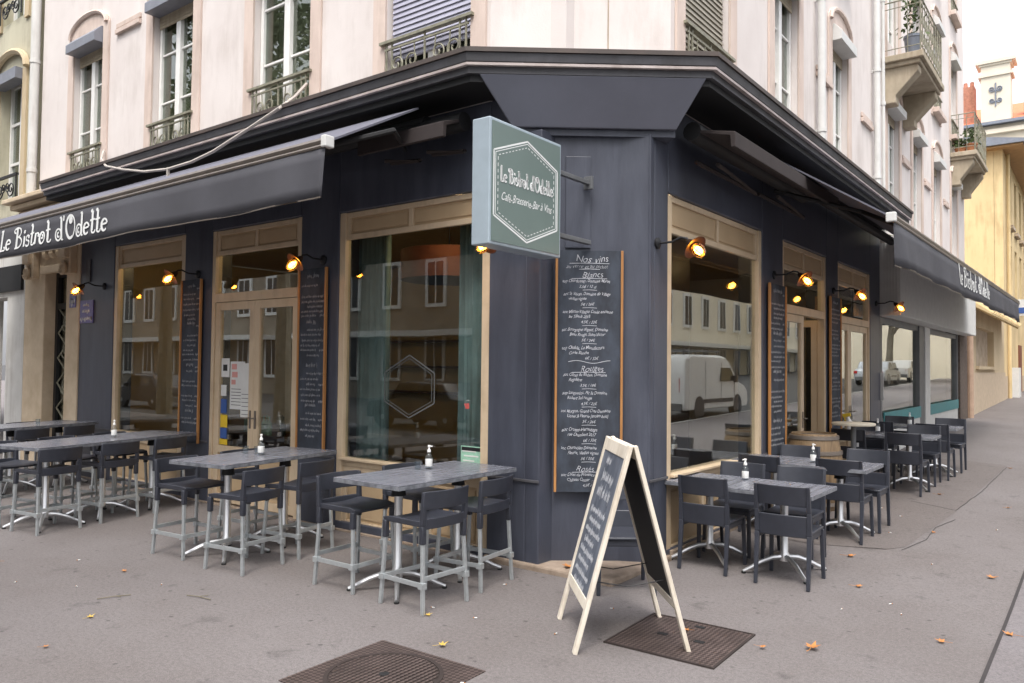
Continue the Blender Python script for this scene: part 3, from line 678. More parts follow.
mb = MB(); mb.prism([(.0,3.95),(.0,3.8),(.6,3.45),(.6,3.52)], 26.6, 35.6, lambda a,b,c_: FR(c_,a,b))
for k in range(18): mb.tube([FR(26.8+.5*k,.02,3.9),FR(26.8+.5*k,.62,3.5)], .11, 8)
mb.build('tiled_hood', 'ochre', A_, world=True, smooth=True)
mb = MB(); mb.box(27.8,35.0,.02,.08,4.0,4.9,FR); mb.build('white_board', 'shopwhite', A_, world=True)
mb = MB(); mb.box(28.2,33.0,-.25,-.2,1.95,3.2,FR); mb.build('shutter', 'stone2', A_, world=True); mb = MB(); mb.box(28.1,33.1,.0,.1,1.85,1.95,FR); mb.build('sill', 'ochrepale', A_, world=True)
mb = MB(); mb.tube([FR(26.05,.1,.4),FR(26.05,.1,4.0)], .09, 10); mb.build('drainpipe', 'pipebeige', A_, world=True, smooth=True)
D_ = thing('cream_mansion', 'tall cream building with a monogrammed chimney far up the street', 'building', (-5,62,1))
mb = MB(); mb.box(-30,12,62,80,.5,18.6); mb.box(-30.2,12.2,61.7,62,18.0,18.3); mb.box(-30.2,12.2,61.6,62,15.2,15.5); mb.build('wall', 'farcream', D_, world=True)
mb = MB()
for x in (-8.9,-5.1,-1.3,2.5):
    for s in (-1,1): mb.box(x+s*1.05-.2,x+s*1.05+.2,61.75,62,15.5,17.0); mb.box(x+s*1.05-.28,x+s*1.05+.28,61.65,62,16.6,17.0)
    pts = [(x+math.cos(math.pi*i/12)*.85, 61.9, 16.6+math.sin(math.pi*i/12)*.85) for i in range(13)]
    mb.tube([(x-.85,61.9,15.5)]+pts[::-1]+[(x+.85,61.9,15.5)], .12, 6)
mb.build('arch_moulding', 'farcream', D_, world=True, smooth=True)
mb = MB(); mb.box(-30.3,12.3,61.5,80.2,18.6,18.8); mb.build('gutter', 'zinc', D_, world=True)
mb = MB(); mb.prism([(61.8,18.8),(80,18.8),(71,22.5)], -30, 12, lambda a,b,c_: (c_,a,b)); mb.build('roof', 'tile', D_, world=True)
mb = MB(); mb.box(-6.8,-5.05,61.9,63.2,18.6,22.0); mb.box(-6.95,-4.9,61.8,63.3,22.0,22.18); mb.box(-6.78,-5.07,61.88,63.2,22.18,22.75); mb.box(-6.9,-4.95,61.8,63.3,22.75,22.9); mb.box(-7.1,-4.75,61.7,63.4,22.9,23.12)
ch = mb.build('chimney', 'farcream', D_, world=True)
mb = MB(); Fm = lambda s,d,z: (s, 61.88-d, z)
mb.tube([(-5.92,61.86,19.9),(-5.92,61.86,21.5)], .05, 5); scroll(mb, Fm, -5.70, 20.3, .17, 1, .02, .04); scroll(mb, Fm, -6.14, 20.3, .17, -1, .02, .04); scroll(mb, Fm, -5.70, 21.1, .2, 1, .02, .04); scroll(mb, Fm, -6.14, 21.1, .2, -1, .02, .04)
mb.build('monogram', 'zinc', ch, world=True)
mb = MB(); mb.box(-8.1,-7.3,63,64,18.6,21.9)
for x in (-7.9,-7.5): mb.lathe([(.16,0),(.12,.5)], (x,63.5,21.85), 8)
mb.build('brick_chimney', 'oldbrick', D_, world=True); mb = MB(); mb.box(-4.4,-2.2,63.2,64.2,18.6,21.2)
for x in (-4.1,-3.6,-3.1,-2.6): mb.lathe([(.16,0),(.12,.5)], (x,63.7,21.15), 8)
mb.build('brick_chimney', 'oldbrick', D_, world=True)

N_ = thing('neighbour_house', 'cream plastered neighbour house left of the drainpipe', 'house', (-15.1,YF,0))
nops = [(-16.03-3.0*k-.52,-16.03-3.0*k+.52,z,z+2.3) for k in range(5) for z in (4.72,8.1)]
mb = MB(); wall_open(mb, FL, -30, -14.86, 4.0, 12.5, -.35, -.04, nops); mb.box(-30,-14.9,YF+.36,14,4.0,12.5); mb.build('wall', 'creamwall', N_, world=True)
mb = MB(); wall_open(mb, FL, -30, -15.1, 0, 4.0, -.35, .0, [(-17.0,-15.85,-.1,2.95),(-20.5,-18.2,.5,2.9)]); mb.build('ground_wall', 'whitewall', N_, world=True)
mb = MB(); mb.box(-29,-15.15,.002,.05,3.05,3.5,FL); mb.build('shop_sign_board', 'black', N_, world=True)
for k, (a,b,c_,d_) in enumerate(nops):
    c = (a+b)/2; s0, s1 = a+.01, b-.01; mb = MB()
    for q0, q1 in ((s0,s0+.06),(s1-.06,s1),(c-.05,c+.05)): mb.box(q0,q1,-.28,-.2,c_,d_,FL)
    for z in (c_, c_+.75, c_+1.5, d_-.08): mb.box(s0,s1,-.27,-.215,z,z+.05,FL)
    w_ = mb.build('window', 'white', N_, world=True)
    mb = MB(); mb.box(s0,s1,-.25,-.245,c_,d_,FL); mb.build('pane', 'glassup', w_, world=True)
    mb = MB(); mb.box(a-.02,b+.02,-.1,.12,d_-.14,d_+.06,FL); mb.build('shutter_box', 'shutterbox', w_, world=True)
    mb = MB(); mb.tube([FL(c+math.cos(R(180-15*i))*.75,.02,d_+.05+math.sin(R(15*i))*.4) for i in range(13)], .06, 6); 
    for q0, q1 in ((a-.2,a-.02),(b+.02,b+.2)): mb.box(q0,q1,-.038,.0,c_-.1,d_+.05,FL)
    mb.build('surround', 'ochrepale', w_, world=True, smooth=True)
    ww = b-a; mb = MB(); mb.box(a,b,.0,.05,c_+.42,c_+.46,FL)
    for s in (-1,1): scroll(mb, FL, c+s*.25, c_+.2, .15, s, .03, .012); scroll(mb, FL, c+s*.1, c_+.25, .1, -s, .03, .012); mb.tube([FL(c+s*.48,.03,c_),FL(c+s*.48,.03,c_+.44)], .014, 5)
    mb.build('railing', 'ironb', w_, world=True, smooth=True)

# ------------------------------------------------------------------ lettering
def arc(cx, cy, rx, ry, a0, a1, n=14): return [(cx+rx*math.cos(R(a0+(a1-a0)*i/n)), cy+ry*math.sin(R(a0+(a1-a0)*i/n))) for i in range(n+1)]
GL = {
 'L': (.42, [[(.06,.98),(.06,.0)], [(.13,.98),(.13,.06)], [(.0,1.0),(.19,1.0)], [(.03,.0),(.36,.0)], arc(.33,.08,.07,.08,-90,120)]),
 'e': (.44, [[(.06,.27),(.36,.30)], arc(.21,.25,.17,.25,12,318), arc(.21,.25,.12,.22,100,260)]),
 'B': (.60, [[(.10,.98),(.10,.0)], [(.17,.95),(.17,.04)], arc(.16,.76,.26,.23,95,-90), arc(.16,.27,.34,.27,90,-95), arc(.0,.86,.09,.10,40,300), [(.02,.98),(.2,.99)], [(.03,.0),(.2,.0)]]),
 'i': (.20, [[(.08,.52),(.08,.0)], [(.13,.5),(.13,.03)], arc(.1,.72,.045,.05,0,360,8)]),
 's': (.36, [arc(.17,.39,.12,.12,30,265), arc(.17,.135,.13,.135,85,-150), arc(.26,.43,.035,.035,0,360,6)]),
 't': (.30, [[(.10,.98),(.10,.10)], [(.15,.94),(.15,.1)], arc(.21,.10,.10,.10,180,370), [(.0,.55),(.27,.58)], arc(.07,.96,.04,.04,0,360,6)]),
 'r': (.34, [[(.07,.54),(.07,.0)], [(.12,.5),(.12,.02)], arc(.21,.37,.12,.15,170,20), arc(.3,.40,.04,.04,0,360,6)]),
 'o': (.44, [arc(.2,.25,.17,.27,0,360,20), arc(.2,.25,.12,.24,90,270), arc(.22,.3,.05,.08,200,480)]),
 'd': (.48, [arc(.2,.25,.17,.26,0,360,20), [(.36,1.0),(.36,.04)], [(.41,.98),(.41,.06)], arc(.2,.25,.06,.10,60,330), arc(.44,.05,.05,.05,180,340), [(.30,1.0),(.41,1.0)]]),
 "'": (.16, [[(.06,1.05),(.04,.82)], [(.09,1.05),(.06,.84)]]),
 'O': (.70, [arc(.33,.49,.30,.52,0,360,26), arc(.33,.49,.245,.47,60,300,20), arc(.36,.78,.09,.13,-60,300), arc(.36,.78,.04,.06,0,360,8)]),
 ' ': (.26, []), }
def letter(mb, text, s0, z0, h, wid, T, sw, flip=1):
    tot = sum(GL[c][0] for c in text); x = 0; k = wid/tot
    for c in text:
        for st in GL[c][1]: mb.ribbon([(s0+(x+p[0])*k*flip, z0+p[1]*h) for p in st], sw, T, .003)
        x += GL[c][0]
def scribble(mb, s0, s1, z, h, w, T, seed):
    rnd = random.Random(seed); x = s0
    while x < s1-h*.4:
        n = rnd.randint(3,8); pts = []; L_ = min(n*h*.42, s1-x); k = n*3
        for i in range(k+1):
            t = i/k; up = (1.55 if rnd.random() < .13 else 1.) if i % 2 else 0
            if rnd.random() < .06: up = -.5
            pts.append((x+L_*t+rnd.uniform(-.1,.1)*h, z+h*up*rnd.uniform(.6,1.05)+rnd.uniform(-.06,.06)*h))
        mb.ribbon(pts, w, T, .001); x += L_+h*rnd.uniform(.4,.7)
def font_mesh(mb, text, s0, z0, size, T, shear=.25, wide=1., jit=.0, seed=1, align='LEFT', off=.0):
    cu = bpy.data.curves.new('txt', 'FONT'); cu.body = text; cu.size = size; cu.shear = shear; cu.align_x = align; cu.resolution_u = 3; cu.offset = off
    o = bpy.data.objects.new('txt', cu); COL.objects.link(o)
    dg = bpy.context.evaluated_depsgraph_get(); me = bpy.data.meshes.new_from_object(o.evaluated_get(dg))
    rnd = random.Random(seed); ph = [rnd.uniform(0,6) for _ in range(4)]
    vs = []
    for v in me.vertices:
        x, y = v.co.x*wide, v.co.y
        x += jit*size*math.sin(y/size*5+x/size*2.3+ph[0]); y += jit*size*(1.6*math.sin(x/size*1.9+ph[1])+math.sin(x/size*4.3+ph[2]))
        vs.append(T(s0+x, .0015, z0+y))
    mb.add(vs, [tuple(p.vertices) for p in me.polygons])
    bpy.data.objects.remove(o); bpy.data.meshes.remove(me); bpy.data.curves.remove(cu)

# ------------------------------------------------------------------ awnings
def awning(name, label, F, s0, s1, zb0, zb1, d, zt, dt, val, txt, tw, th, flip, tz, endcap):
    t = thing('awning', label, 'awning', F((s0+s1)/2, 0, 3.5), 0, 'charcoal canvas awnings')
    zb = lambda s: zb0+(zb1-zb0)*(s-s0)/(s1-s0)
    n = 24; mb = MB(); S = [s0+(s1-s0)*i/n for i in range(n+1)]
    for a, b in zip(S, S[1:]):
        mb.hexa([F(a,dt,zt-.02),F(b,dt,zt-.02),F(b,d,zb(b)-.02),F(a,d,zb(a)-.02),F(a,dt,zt),F(b,dt,zt),F(b,d,zb(b)),F(a,d,zb(a))])
    mb.build('canopy', 'fabricskylit', t, world=True)
    mb = MB()
    for zo, dd, rr in ((.0,.0,.034), (-.045,.012,.02)):
        mb.tube([F(s0,d+dd,zb0+zo),F(s1,d+dd,zb1+zo)], rr, 8)
    mb.box(s0, s1, 0, 0, 0, 0, lambda a,b,c_: F(a,d,zb(a)))
    mb.build('front_bar', 'bronze', t, world=True, smooth=True)
    mb = MB(); vs = []; nn = 90
    for i in range(nn+1):
        s = s0+(s1-s0)*i/nn
        e = min(i, nn-i)/nn
        for j in range(5):
            q = j/4; rip = .02*q*math.sin(s*2.1)+.012*q*math.sin(s*5.3+1)+.05*q*max(0,1-e*14)*math.sin(s*11)
            vs.append(F(s, d+.015+rip+.02*q, zb(s)-.05-q*val*(1-.02*math.sin(s*1.3))))
    mb.add(vs, [(i*5+j,(i+1)*5+j,(i+1)*5+j+1,i*5+j+1) for i in range(nn) for j in range(4)])
    o = mb.build('valance', 'fabric', t, world=True, smooth=True); so = o.modifiers.new('thick','SOLIDIFY'); so.thickness = .004
    mb = MB(); mb.ribbon([(s0+(s1-s0)*i/nn, 0) for i in range(nn+1)], .012, lambda s,dd,z: F(s, d+.037+.02*math.sin(s*2.1)+.012*math.sin(s*5.3+1)+dd, zb(s)-.05-val*(1-.02*math.sin(s*1.3))+z), .002); mb.build('hem', 'bronze', o, world=True)
    if txt:
        mb = MB()
        def TL(s, dd, z):
            q = (zb(s)-.05-z)/val; rip = .02*q*math.sin(s*2.1)+.012*q*math.sin(s*5.3+1)
            return F(s, d+.022+rip+.02*q+dd+.004, z+(zb(s)-zb(txt)))
        letter(mb, "Le Bistrot d'Odette", txt, tz, th, tw, TL, .021, flip)
        mb.build('lettering', 'letter', o, world=True)
    for s, zz in ((s0,zb0),(s1,zb1)):
        mb = MB(); mb.box(s-.03,s+.03,d-.055,d+.045,zz-.06,zz+.04,F); mb.build('end_cap', endcap, t, world=True, bev=.01)
    mb = MB()
    m_ = [s0+.5, (s0+s1)/2, s1-.5]
    for s in m_:
        mb = MB(); z = zb(s); mb.tube([F(s,.1,zt-.25),F(s+.7,(d+.2)*.55,(zt-.25+z)/2+.03),F(s,d-.05,z-.02)], .025, 6); mb.build('folding_arm', 'black', t, world=True, smooth=True)
    mb = MB(); mb.tube([F(s0+.1,.2,zt-.08),F(s1-.1,.2,zt-.08)], .075, 10); mb.build('roller', 'black', t, world=True, smooth=True)
    return t
awning('awning', "extended charcoal awning on the left front lettered Le Bistrot d'Odette", FL, -15.2, -5.13, 3.635, 3.655, 1.5, 4.225, .43, .425, -11.8, 2.98, .27, 1, 3.262, 'shopwhite')
awning('awning', 'extended charcoal awning on the right front above the white shop fascia', FR, 8.85, 23.3, 3.41, 3.545, 1.5, 4.2, .3, .46, 13.2, 3.85, .30, 1, 3.10, 'shopwhite')
def rolled(label, F, s0, s1, z, d, fm):
    t = thing('retracted_awning', label, 'awning', F((s0+s1)/2,0,z), 0, 'charcoal canvas awnings')
    mb = MB(); mb.tube([F(s0,.2,z+.1),F(s1,.2,z+.1)], .09, 12); mb.build('roller', 'black', t, world=True, smooth=True)
    mb = MB(); mb.prism([(.28,z+.10),(d,z+.03),(d,z-.11),(d-.04,z-.11),(d-.05,z),(.28,z+.07)], s0, s1, lambda a,b,c_: F(c_,a,b)); mb.build('front_bar', fm, t, world=True, bev=.006)
    for k in range(2):
        mb = MB(); a = s0+(s1-s0)*(.08+.5*k); b = a+(s1-s0)*.42
        mb.tube([F(a,.12,z-.12),F(b,.2,z-.18),F(a+.1,.3,z-.15)], .022, 6); mb.build('folding_arm', 'fabric2', t, world=True, smooth=True)
    return t
rolled('rolled-up dark awning tucked under the left cornice beside the projecting sign', FL, -5.9, -4.75, 3.98, .5, 'fabric2')
rolled('rolled-up brown-black awning tucked under the right cornice', FR, 6.78, 10.2, 3.92, .62, 'fabric2')

# ------------------------------------------------------------------ projecting sign
S_ = thing('projecting_sign', "sage green lightbox sign reading Le Bistrot d'Odette hung off the corner", 'sign', (-3.72,5.4,2.7))
mb = MB(); mb.box(-3.80,-3.63,4.45,5.40,2.705,3.66); mb.build('box', 'signside', S_, world=True, bev=.008)
FS = lambda s,d,z: (-3.63+d, s, z)
mb = MB(); mb.box(4.475,5.375,.001,.006,2.73,3.635,FS); fc = mb.build('face', 'signface', S_, world=True)
mb = MB()
hexs = lambda k: [(4.925+.40*k*math.cos(R(a))*1.0, 3.185+.40*k*math.sin(R(a))) for a in (150,90,30,-30,-90,-150,-210)]
def hx_(k): return [(4.915-.42*k,3.17+.245*k),(4.915,3.17+.40*k),(4.915+.42*k,3.17+.245*k),(4.915+.42*k,3.17-.245*k),(4.915,3.17-.40*k),(4.915-.42*k,3.17-.245*k),(4.915-.42*k,3.17+.245*k)]
T2 = lambda s,d,z: FS(s, d+.0062, z)
for a, b in zip(hx_(1), hx_(1)[1:]): mb.ribbon([a,b], .013, T2, .001)
for a, b in zip(hx_(.95), hx_(.95)[1:]): mb.ribbon([a,b], .006, T2, .001)
for a, b in zip(hx_(.88), hx_(.88)[1:]):
    for i in range(9): mb.ribbon([(a[0]+(b[0]-a[0])*(i+.2)/9,a[1]+(b[1]-a[1])*(i+.2)/9),(a[0]+(b[0]-a[0])*(i+.75)/9,a[1]+(b[1]-a[1])*(i+.75)/9)], .006, T2, .001)
letter(mb, "Le Bistrot d'Odette", 4.575, 3.195, .115, .70, T2, .0105)
font_mesh(mb, "Café-Brasserie-Bar à Vins", 4.915, 3.055, .088, T2, .38, .74, .03, 3, 'CENTER', .0004)
mb.build('lettering', 'letter', fc, world=True)
mb = MB(); mb.box(-3.735,-3.695,5.38,5.99,3.44,3.48); mb.box(-3.76,-3.67,5.96,5.99,3.40,3.52); mb.build('bracket', 'greymetal', S_, world=True, bev=.005); mb = MB(); mb.box(-3.74,-3.69,5.39,5.99,2.90,2.94); mb.build('bracket', 'greymetal', S_, world=True, bev=.005)

# ------------------------------------------------------------------ chalkboards
def chalkboard(label, F, s0, s1, z0, z1, lines, d0=.03, dim=False, base=None):
    t = thing('chalkboard', label, 'chalkboard', F((s0+s1)/2,d0,z0), 0, 'menu chalkboards on the front')
    mb = MB(); mb.box(s0,s1,d0,d0+.012,z0,z1,F); mb.build('slate_panel', 'chalkboard', t, world=True)
    for a in (s0-.022, s1): mb = MB(); mb.box(a,a+.022,d0-.005,d0+.03,z0,z1+.0,F); mb.build('side_rail', 'wood', t, world=True, bev=.004)
    mb = MB(); T3 = lambda s,d,z: F(s, d0+.0125+d, z); lines(mb, T3, s0, s1, z0, z1)
    mb.build('writing', 'chalkdim' if dim else 'chalk', t, world=True); return t
def wine_list(mb, T, s0, s1, z0, z1):
    c = (s0+s1)/2
    L_ = [('Nos vins',.095,'c',1),('au verre et au pichet',.05,'c',1),('Blancs',.085,'c',1),
     ('aop Chardonnay, Domaine Muret',.042,'l',0),('3,5€ / 12 cl',.045,'c',0),('-',0,'',0),
     ('aoc St Véran, Domaine du Village',.042,'l',0),('vieilles vignes',.04,'m',0),('5€ / 26€',.045,'c',0),('-',0,'',0),
     ('aoc Mâcon-Villages Cuvée ancienne',.042,'l',0),('les Tilleuls 2018',.04,'m',0),('4,5€ / 22€',.045,'c',0),('-',0,'',0),
     ('aoc Bourgogne aligoté, Domaine',.042,'l',0),('Beau Rivage, Saint-Victor',.042,'m',0),('5€ / 24€',.045,'c',0),('-',0,'',0),
     ('aop Chablis, La Manufacture',.045,'l',0),('Cuvée Blanche',.04,'m',0),('6€ / 32€',.045,'c',0),('~',0,'',0),
     ('Rouges',.08,'c',1),
     ('aoc Côtes du Rhône, Domaine',.042,'l',0),('Regulière',.042,'m',0),('3,5€ / 18€',.045,'c',0),('-',0,'',0),
     ('aop Languedoc, Pic St Domaine',.042,'l',0),('Robert Sol rouge',.042,'m',0),('4,5€ / 22€',.045,'c',0),('-',0,'',0),
     ('aoc Morgon, Grand Cras Domaine',.042,'l',0),('Lionel & Fleurie (ancien bois)',.042,'m',0),('5€ / 26€',.045,'c',0),('-',0,'',0),
     ('aoc Crozes-Hermitage',.046,'l',0),('rue Chambert 2017',.042,'m',0),('6€ / 32€',.045,'c',0),('-',0,'',0),
     ('aoc Chiroubles Domaine',.042,'l',0),('Fleurie, Vieilles vignes',.042,'m',0),('5€ / 25€',.045,'c',0),('-',0,'',0),
     ('Rosés',.075,'c',1),('aoc Côtes de Provence',.042,'l',0),('Château Cassar',.042,'m',0),('4,5€ / 22€',.045,'c',0)]
    tot = sum((sz if sz else .02) + .006 for _,sz,_,_ in L_); k = (z1-z0-.06)/tot; z = z1-.02
    for i, (tx, sz, al, ul) in enumerate(L_):
        h = (sz if sz else .02)+.006; z -= h*k
        if tx == '-': mb.ribbon([(c-.06,z+.012),(c+.0,z+.015),(c+.07,z+.011)], .004, T, .001); continue
        if tx == '~': mb.ribbon([(s0+.1+.38*q/16, z+.012+.012*math.sin(q*.5)) for q in range(17)], .005, T, .001); continue
        rnd = random.Random(i)
        if al == 'c': font_mesh(mb, tx, c+rnd.uniform(-.03,.03), z+.008, sz*(1. if ul else .82)*k, T, .3, .95, .05, i, 'CENTER', -.0006 if ul else .0002)
        else: font_mesh(mb, tx, s0+(.035 if al == 'l' else .09)+rnd.uniform(0,.02), z+.010, sz*1.02*k, T, .36, .78, .05, i, 'LEFT', .0003)
        if ul: mb.ribbon([(c-sz*1.9,z-.003),(c,z+.001),(c+sz*1.9,z-.002)], .005, T, .001)
def menu(seed, hl=(0,7,14)):
    def f(mb, T, s0, s1, z0, z1):
        rnd = random.Random(seed); z = z1-.1; k = 0
        while z > z0+.1:
            ind = rnd.choice((.03,.03,.05,.14)); e = rnd.uniform(.05,.35)*(s1-s0)
            if k % 7 == 0: scribble(mb, s0+.13, s1-.12, z, .034, .006, T, seed*100+k); z -= .03
            else: scribble(mb, s0+ind, s1-e, z, .022, .0036, T, seed*100+k); 
            if rnd.random() < .5: scribble(mb, s1-.09, s1-.02, z, .02, .0045, T, seed*77+k)
            z -= rnd.uniform(.05,.075); k += 1
            if rnd.random() < .08: z -= .07
    return f
chalkboard('tall wine list chalkboard on the corner niche with large white handwriting', FN, .03, .60, .68, 2.85, wine_list, .055)
chalkboard('menu chalkboard with orange frame between the far left window and the double door', FL, -9.87, -9.43, .75, 2.9, menu(3), .03, True)
chalkboard('menu chalkboard with orange frame between the double door and the curtained window', FL, -7.36, -6.91, .83, 2.88, menu(5), .03, True)
chalkboard('menu chalkboard between the big right window and the open door', FR, 9.36, 9.92, .75, 2.84, menu(8), .03, True)
chalkboard('menu chalkboard between the two doors of the right front', FR, 11.95, 12.48, .75, 2.88, menu(11), .03, True)
def aboard():
    cx, cy = -2.636, 4.678; ux = Vector((.67,-.742,0)).normalized(); vy = Vector((.742,.67,0)).normalized()   # ux along the hinge
    t = thing('sandwich_board', 'whitewashed A-frame chalkboard standing on the pavement by the iron cover', 'sign', (cx,cy,0))
    w = .365; dp = .35; hh = 1.30
    def F(sg):
        def f(s, d, q):    # q along leg 0..1, d outward
            p = vy*sg*(dp*(1-q)+.014)+ux*s; n = (vy*sg*hh+Vector((0,0,1))*dp).normalized()
            p = p+n*d; return (p.x, p.y, p.z+hh*q)
        return f
    for sg, nm in ((-1,'front_panel'),(1,'rear_panel')):
        f = F(sg); mb = MB(); fw = .052
        mb.box(-w,-w+fw,-.014,.014,.0,1,f); mb.box(w-fw,w,-.014,.014,.0,1,f)
        mb.box(-w+fw,w-fw,-.013,.013,.93,.995,f); mb.box(-w+fw,w-fw,-.013,.013,.2,.25,f)
        o = mb.build(nm, 'palewood', t, bev=.005)
        mb = MB(); mb.box(-w+fw,w-fw,-.006,.006,.25,.93,f); p = mb.build('slate_panel', 'skyslatewipe' if sg < 0 else 'black', o)
        if sg < 0:
            mb = MB(); T3 = lambda s,d,z: f(s, .0065+d, z)
            y = .87
            for k, (h_, a, b) in enumerate([(.03,-.16,.0),(.035,-.18,.16),(.04,-.2,.18),(.02,-.25,.2),(.018,-.22,.15),(.018,-.25,.22),(.018,-.2,.1),(.018,-.25,.2),(.018,-.24,.12),(.018,-.25,.2),(.016,-.2,.15),(.016,-.24,.05)]):
                scribble(mb, a, b, y, h_*1.15, .006 if k < 3 else .005, T3, 60+k); y -= .052 if k > 2 else .085
            mb.build('writing', 'chalk', p)
    mb = MB(); 
    for s in (-.22,.22): mb.tube([ux*s+vy*-.24+Vector((0,0,.42)), ux*s+Vector((0,0,.38)), ux*s+vy*.24+Vector((0,0,.42))], .004, 5)
    mb.build('chain', 'ironb', t)
aboard()

# ------------------------------------------------------------------ wall lamps
def make_lamp():
    t = thing('wall_lamp', '', 'lamp', (0,0,0))      # local: wall plane y=0, outward -y
    mb = MB(); mb.lathe([(.055,0),(.055,.02),(.03,.035)], n=14, T=lambda x,y,z: (x,-z,y)); mb.build('mount', 'ironb', t, smooth=True)
    mb = MB(); mb.tube([(0,-.02,0),(0,-.16,.0),(0,-.25,.035),(0,-.31,.02),(0,-.34,-.02)], .011, 8); mb.build('arm', 'ironb', t, smooth=True)
    A = Matrix.Translation((0,-.34,-.02)) @ Matrix.Rotation(R(-48), 4, 'X') @ Matrix.Rotation(R(8),4,'Y')
    X = lambda x,y,z: tuple(A @ Vector((x,y,z)))
    mb = MB(); mb.lathe([(.018,.03),(.035,.0),(.045,-.045),(.05,-.05),(.12,-.075),(.123,-.082),(.05,-.062),(.044,-.075)], n=18, T=X); mb.build('shade', 'copper', t, smooth=True)
    mb = MB(); mb.lathe([(.02,-.06),(.042,-.075),(.05,-.11),(.05,-.155),(.036,-.19),(.012,-.205)], n=16, T=X); g = mb.build('amber_glass', 'amber', t, smooth=True)
    mb = MB(); mb.lathe([(.010,-.07),(.026,-.095),(.036,-.128),(.027,-.165),(.005,-.182)], n=12, T=X); mb.build('bulb', 'filament', g, smooth=True)
    mb = MB()
    for k in range(4):
        a = math.pi/2*k; mb.tube([X(math.cos(a)*.056,math.sin(a)*.056,-.07),X(math.cos(a)*.058,math.sin(a)*.058,-.155),X(math.cos(a)*.03,math.sin(a)*.03,-.212)], .004, 4)
    for z in (-.11,-.15): mb.tube([X(.058*math.cos(j*.52),.058*math.sin(j*.52),z) for j in range(12)], .004, 4, closed=True)
    mb.build('cage', 'ironb', t); return t
lamp0 = make_lamp(); first = [True]
def lamp(F, s, z, rz, label):
    o = lamp0 if first[0] else copy_tree(lamp0); first[0] = False
    o.location = F(s, .0, z); o.rotation_euler = (0,0,rz); o.scale = (.95,.95,.95); tag(o, label, 'lamp', 'amber wall lamps of the bistro')
lamp(FL, -12.16, 2.95, 0, 'lit amber wall lamp above the violet plaque beside the stone portal')
lamp(FL, -9.56, 2.97, 0, 'lit amber wall lamp over the chalkboard left of the double door')
lamp(FL, -7.0, 2.97, 0, 'lit amber wall lamp over the chalkboard right of the double door')
lamp(FL, -4.32, 2.95, 0, 'lit amber wall lamp just below the projecting sign')
lamp(FR, 6.47, 2.94, R(90), 'lit amber wall lamp at the edge of the rounded corner pier')
lamp(FR, 9.62, 2.96, R(90), 'lit amber wall lamp over the chalkboard before the open door')
lamp(FR, 12.25, 2.98, R(90), 'lit amber wall lamp over the chalkboard between the right doors')
lamp(FR, 14.95, 2.98, R(90), 'lit amber wall lamp on the last dark pier by the white shop')

# street plaque, house number
P_ = thing('street_plaque', 'small violet street name plaque with white lettering on the leftmost pier', 'sign', FL(-12.7,0,2.4))
mb = MB(); mb.box(-12.93,-12.49,.003,.018,2.40,2.76,FL); mb.build('plate', 'plaque', P_, world=True, bev=.004)
mb = MB(); TP = lambda s,d,z: FL(s,.0185+d,z)
scribble(mb,-12.82,-12.6,2.67,.035,.013,TP,1); scribble(mb,-12.84,-12.58,2.57,.045,.016,TP,2); scribble(mb,-12.9,-12.52,2.45,.05,.018,TP,3); mb.build('lettering', 'letter', P_, world=True)
H_ = thing('house_number', 'little pale blue house number plate on the portal stone', 'sign', FL(-13.15,.02,2.6))
mb = MB(); mb.box(-13.27,-13.05,.022,.035,2.66,2.88,FL); mb.build('plate', 'plaque', H_, world=True, bev=.003)
mb = MB(); scribble(mb,-13.24,-13.08,2.72,.09,.016,lambda s,d,z: FL(s,.0355+d,z),5); mb.build('digits', 'letter', H_, world=True)
# hanging cable
mb = MB(); mb.tube([(-12.2,5.6,5.03),(-11.5,5.25,4.72),(-10.85,5.02,4.47),(-10.27,4.97,4.33),(-9.7,4.97,4.22),(-9.138,4.97,4.17),(-8.6,4.97,4.18),(-8.159,4.97,4.23),(-7.48,4.97,4.37),(-7.0,5.02,4.52),(-7.1,5.3,4.75),(-7.3,5.6,5.02)], .018, 6)
mb.box(-9.15,-9.12,4.955,4.985,4.05,4.19)
tag(mb.build('cable', 'cable', smooth=True), 'pale cable looped in a sag along the left cornice', 'cable')

